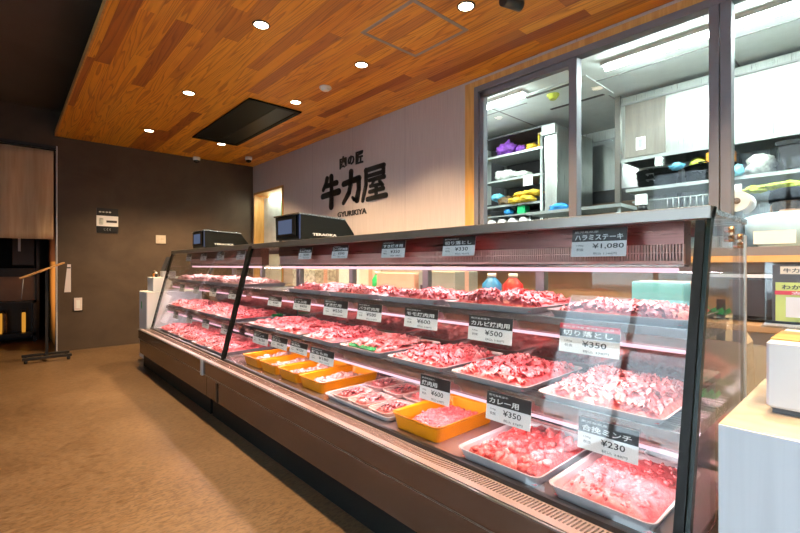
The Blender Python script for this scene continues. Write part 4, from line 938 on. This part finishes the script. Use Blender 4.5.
# hood
hd = empty('extractor_hood', (4.9, .3, 2.1), 'large stainless extractor hood across the kitchen', 'hood')
a = MB().box(4.5, 4.55, -1.9, 1.74, 2.12, 2.74); a.box(4.55, 5.4, 1.70, 1.74, 2.12, 2.74).box(4.55, 5.4, -1.9, 1.70, 2.70, 2.74); a.build('shell', M['hoodsteel'], hd, .004)
MB().box(4.47, 4.51, 1.72, 1.77, 1.2, 2.76).build('corner_post', M['railsteel'], hd); MB().box(4.485, 4.5, -1.9, 1.74, 2.10, 2.13).build('lower_rim', M['kitsteel'], hd); MB().box(4.485, 4.5, -1.9, 1.74, 2.66, 2.675).build('upper_seam', M['tile'], hd)
MB().box(4.492, 4.4995, 1.33, 1.68, 2.14, 2.655).build('dull_panel', m_wood('taupe film panel', (0.15, 0.128, 0.108), (0.19, 0.165, 0.14), (1, 1, .1)), hd)
tag(MB().box(4.486, 4.491, 1.50, 1.58, 2.20, 2.32).box(4.484, 4.486, 1.525, 1.555, 2.22, 2.30, 1).build('hood_notice', [M['paper'], M['tile']]), 'small white notice stuck on the taupe hood panel', 'notice')
# wall shelf under the hood
sh = empty('pan_shelf', (4.7, .3, 1.8), 'long stainless shelf under the hood carrying black pans', 'shelf')
MB().box(4.45, 4.85, -1.9, 1.66, 1.80, 1.83).build('board', M['kitsteel'], sh)
ups = MB()
for y in (1.62, 1.30, .60, -.4): ups.box(4.86, 4.88, y, y+.04, 1.1, 2.10)
struct(ups, 'trim_13', M['railsteel'])
struct(MB().box(4.88, 4.90, -1.9, 1.70, 1.2, 2.1), 'wall_backsplash', M['hoodsteel'])
MB().tube([(4.46, 1.6, 1.70), (4.46, -1.8, 1.70)], .010, 8).build('hanging_rail', M['kitsteel'], sh)
def pan(x, y, z, r, h, label, n=3):
    t = empty('frying_pan', (x, y, z), label, 'pan', 'black pans on the kitchen shelf')
    MB().lathe((x, y, z), [(r*.8, 0), (r*.95, h*.25), (r*.97, h), (r*1.03, h*1.02), (r*.94, h*1.0), (r*.8, h*.9)], 28).build('bowl', M['barblack'], t)
    MB().tube([(x-r*.9, y+.02, z+h), (x-r*1.12, y+.03, z+h*1.1), (x-r*1.12, y-.03, z+h*1.1), (x-r*.9, y-.02, z+h)], .007, 6).build('handle', M['black'], t)
pan(4.62, 1.44, 1.83, .165, .055, 'lowest pan of the far stack of round black pans')
pan(4.62, 1.44, 1.886, .172, .05, 'middle pan of the far stack of round black pans')
pan(4.62, 1.44, 1.937, .18, .055, 'top pan of the far stack of round black pans')
pan(4.66, 1.03, 1.83, .18, .075, 'lower wide black pan nearer the window mullion')
pan(4.66, 1.03, 1.906, .19, .075, 'upper wide black pan nearer the window mullion')
lump('cleaning_cloth', (4.5, 1.24, 1.99), 1, (.05, .055, .03), 'skyblue', 'light blue cloth between the two pan stacks', 'cloth', None, 20)
tag(MB().lathe((4.62, 1.10, 2.0), [(.05, -.02), (.075, 0), (.055, .05), (.02, .07)], 16).build('sieve', M['lime']), 'small yellow dome on the near pan stack', 'bowl')
tag(MB().rbox(4.50, 4.64, .83, 1.02, 1.985, 2.07, .004).build('film_box', M['orange']), 'orange carton on the near pan stack', 'box')
bagz('plastic_bag', .80, 1.83, .06, .05, .05, 'skyblue', 'light blue bag hanging at the shelf by the mullion', 'bag', None, 21, 4.46)
for i in range(12):
    y = 1.30-i*.045; m = 'lime' if i < 5 else ('tile', 'palealu')[i % 2]
    t = empty('ladle', (4.46, y, 1.52), ['first', 'second', 'third', 'fourth', 'fifth', 'sixth', 'seventh', 'eighth', 'ninth', 'tenth', 'eleventh', 'twelfth'][i] + ' utensil hanging under the pan shelf, counted from the far stack', 'utensil', 'utensils hanging under the pan shelf')
    MB().tube([(4.44, y, 1.70), (4.44, y, 1.60)], .005, 6).build('handle', M['tile'], t); MB().ball((4.44, y, 1.57), .03, 10, sq=(.4, .6, 1.2)).build('head', M[m], t)
tag(MB().rbox(4.40, 4.44, 1.46, 1.56, 1.66, 1.76, .004).build('paper_box', M['whiteplastic']), 'white box hooked on the shelf edge under the far pans', 'box')
tag(MB().tube([(4.43, 1.50, 1.66), (4.43, 1.50, 1.61)], [.03, .045], 12).build('tape_dispenser', M['black']), 'black hook reel hanging under the white box', 'reel')
tag(MB().box(4.43, 4.436, .76, .90, 1.62, 1.76).build('shelf_note', M['whiteplastic']), 'white note hanging at the rail beside the mullion', 'note')
# nearer pane: black box, bags, green carton
bb = empty('storage_box', (4.5, .3, 1.83), 'black crate on the shelf above the person', 'box')
MB().loft([[(4.46, .18, 1.84), (4.80, .18, 1.84), (4.80, .50, 1.84), (4.46, .50, 1.84)], [(4.42, .14, 2.02), (4.84, .14, 2.02), (4.84, .54, 2.02), (4.42, .54, 2.02)]]).build('body', M['darkplastic'], bb); MB().box(4.41, 4.85, .13, .55, 2.02, 2.05).build('lid', M['black'], bb)
bagz('plastic_bag', .66, 1.83, .12, .10, .09, 'clearbag', 'white plastic bag on the shelf beside the black crate', 'bag', None, 22)
bagz('rubber_glove', .50, 1.68, .08, .12, .03, 'lime', 'yellow green glove hanging below the shelf by the mullion', 'glove', None, 23, 4.4)
bagz('rubber_glove', .66, 1.67, .08, .08, .03, 'lime', 'lime cloth piece hanging beside the mullion', 'glove', None, 24, 4.4)
gc = empty('carton', (4.5, -.02, 1.83), 'green and white printed carton at the edge of the picture', 'box')
MB().box(4.42, 4.70, -.30, .10, 1.84, 2.02).build('white_body', M['whiteplastic'], gc); MB().box(4.415, 4.70, -.30, .10, 2.02, 2.10).build('green_top', M['greenbox'], gc); MB().ball((4.415, .05, 1.93), .05, 12, sq=(.1, .5, 1)).build('printed_vegetable', M['brownbag'], gc)
pr = empty('paper_towel_roll', (3.19, .56, 1.2), 'white paper towel roll standing out behind the window sill', 'paper roll')
x, y, z = 3.19, .56, 1.47
MB().tube([(x-.06, y, z), (x+.14, y, z)], .060, 20).build('roll', M['paper'], pr); MB().tube([(x-.064, y, z), (x-.058, y, z)], .018, 12).build('core', M['brownbag'], pr)
MB().box(x-.02, x+.02, y-.02, y+.02, 1.2, z-.05).build('holder', M['kitsteel'], pr)
kc = empty('kitchen_counter', (3.4, .8, 0), 'stainless kitchen counter just behind the window', 'counter')
MB().box(3.16, 3.24, .50, 2.3, 1.12, 1.20).build('top', M['kitsteel'], kc); MB().box(3.17, 3.23, .5, 2.3, 0, 1.12).build('body', M['hoodsteel'], kc)
tag(MB().box(XW+.018, XW+.022, .30, .475, 1.215, 1.285).build('paper_notice', M['paper']), 'blank white paper taped low on the window in front of the person', 'paper')

# person, bending over a work surface with their back to the shop
pn = empty('person', (3.5, .33, 0), 'person in a white coat and dark cap bending over with their back to the shop', 'person')
def skin_mesh(name, verts, edges, radii, mat, parent, sub=2):
    me = bpy.data.meshes.new(name); L0 = wloc(parent); me.from_pydata([tuple(Vector(v)-L0) for v in verts], edges, []); me.materials.append(mat)
    o = bpy.data.objects.new(name, me); C.objects.link(o); o.parent = parent
    sk = me.skin_vertices if me.skin_vertices else None
    m = o.modifiers.new('skin', 'SKIN')
    if not me.skin_vertices: 
        import bmesh
        bm = bmesh.new(); bm.from_mesh(me); bm.verts.layers.skin.verify(); bm.to_mesh(me); bm.free()
    for i, r in enumerate(radii): me.skin_vertices[0].data[i].radius = r if isinstance(r, tuple) else (r, r)
    me.skin_vertices[0].data[0].use_root = True
    m.use_smooth_shade = True
    s_ = o.modifiers.new('subd', 'SUBSURF'); s_.levels = sub; s_.render_levels = sub
    return o
cy = .365; pass
V = [(3.27, cy, .86), (3.28, cy, 1.02), (3.30, cy, 1.18), (3.34, cy, 1.30), (3.40, cy, 1.38), (3.445, cy, 1.43), (3.48, cy, 1.48),
     (3.27, cy-.10, .80), (3.29, cy-.11, .45), (3.27, cy-.11, .08), (3.39, cy-.12, .04),
     (3.27, cy+.10, .80), (3.29, cy+.11, .45), (3.27, cy+.11, .08), (3.39, cy+.12, .04),
     (3.35, cy-.18, 1.31), (3.42, cy-.24, 1.07), (3.66, cy-.14, 1.03), (3.73, cy-.12, 1.02),
     (3.35, cy+.18, 1.31), (3.42, cy+.24, 1.07), (3.66, cy+.14, 1.03), (3.73, cy+.12, 1.02)]
E = [(0, 1), (1, 2), (2, 3), (3, 4), (4, 5), (5, 6), (0, 7), (7, 8), (8, 9), (9, 10), (0, 11), (11, 12), (12, 13), (13, 14), (3, 15), (15, 16), (16, 17), (17, 18), (3, 19), (19, 20), (20, 21), (21, 22)]
rr = [.12, .11, .12, .11, .055, .085, .08, .085, .055, .04, .035, .085, .055, .04, .035, .055, .042, .028, .03, .055, .042, .028, .03]
# fingers: short chains from each palm
for s_, i in ((-1, 18), (1, 22)):
    bx_, by_, bz_ = V[i]
    for k, L in enumerate((.060, .070, .066, .052)):
        off = (k-1.5)*.018; a = len(V)
        V += [(bx_+.035, by_+off, bz_), (bx_+.035+L*.5, by_+off*1.2, bz_-.008), (bx_+.035+L, by_+off*1.2, bz_-.03)]
        E += [(i, a), (a, a+1), (a+1, a+2)]; rr += [.010, .009, .007]
    a = len(V); V += [(bx_+.01, by_-s_*.04, bz_-.01), (bx_+.045, by_-s_*.05, bz_-.025)]; E += [(i, a), (a, a+1)]; rr += [.011, .008]
skin_mesh('body', V, E, rr, M['skin'], pn)
cv = [(3.27, cy, .62), (3.275, cy, .86), (3.28, cy, 1.02), (3.31, cy, 1.19), (3.35, cy, 1.325), (3.39, cy, 1.385), (3.35, cy-.18, 1.325), (3.42, cy-.25, 1.07), (3.63, cy-.15, 1.04), (3.35, cy+.18, 1.325), (3.42, cy+.25, 1.07), (3.63, cy+.15, 1.04)]
skin_mesh('coat', cv, [(0, 1), (1, 2), (2, 3), (3, 4), (4, 5), (4, 6), (6, 7), (7, 8), (4, 9), (9, 10), (10, 11)], [(.17, .20), (.16, .18), (.13, .16), (.13, .17), (.13, .14), (.08, .08), .085, .065, .045, .085, .065, .045], M['coat'], pn)
def hairfn(q): return q
MB().ball((3.47, cy, 1.465), .105, 20, sq=(1.02, .88, 1.05)).build('hair', M['hair'], pn)
for s_ in (-1, 1): MB().ball((3.49, cy+s_*.096, 1.45), .026, 10, sq=(.7, .35, 1.1)).build('ear', M['skin'], pn)
cap = MB(); rings = []
for r, h in ((.104, 0), (.108, .03), (.100, .065), (.07, .085), (.02, .09)):
    rings.append([(3.475+r*1.08*math.cos(2*PI*k/24)+h*.2, cy+r*1.04*math.sin(2*PI*k/24), 1.485+h) for k in range(24)])
cap.loft(rings, 0, True, smooth=True).build('cap', M['navy'], pn)
wt = empty('work_table', (4.0, .3, 0), 'low kitchen table the person works at', 'table')
MB().box(3.60, 4.15, -.6, .9, .93, .96).build('top', M['kitsteel'], wt)
for x, y in ((3.63, -.57), (4.12, -.57), (3.63, .87), (4.12, .87)): MB().tube([(x, y, 0), (x, y, .93)], .018, 8).build('leg', M['kitsteel'], wt)

pn.location.x += .07
# white car outside, seen only as a reflection in the near glass
cr = empty('car', (-6.5, 2.4, -.04), 'white parked car outside that shows as a reflection in the case glass', 'car')
pf = [(-2.1, .30), (-2.15, .75), (-1.3, .95), (-.7, 1.42), (.9, 1.45), (1.6, 1.0), (2.1, .85), (2.1, .30)]
MB().prism([(-7.3, 2.4+a, b) for a, b in pf], (1.65, 0, 0)).build('body', M['carpaint'], cr, .08)
MB().prism([(-7.31, 2.4+a, b) for a, b in ((-1.15, .97), (-.65, 1.36), (.85, 1.38), (1.4, 1.0))], (1.67, 0, 0)).build('side_window', M['blackgloss'], cr)
for y in (1.05, 3.75):
    for x in (-7.3, -5.82): MB().tube([(x, y, .28), (x+.2, y, .28)], .31, 20).build('wheel', M['black'], cr)
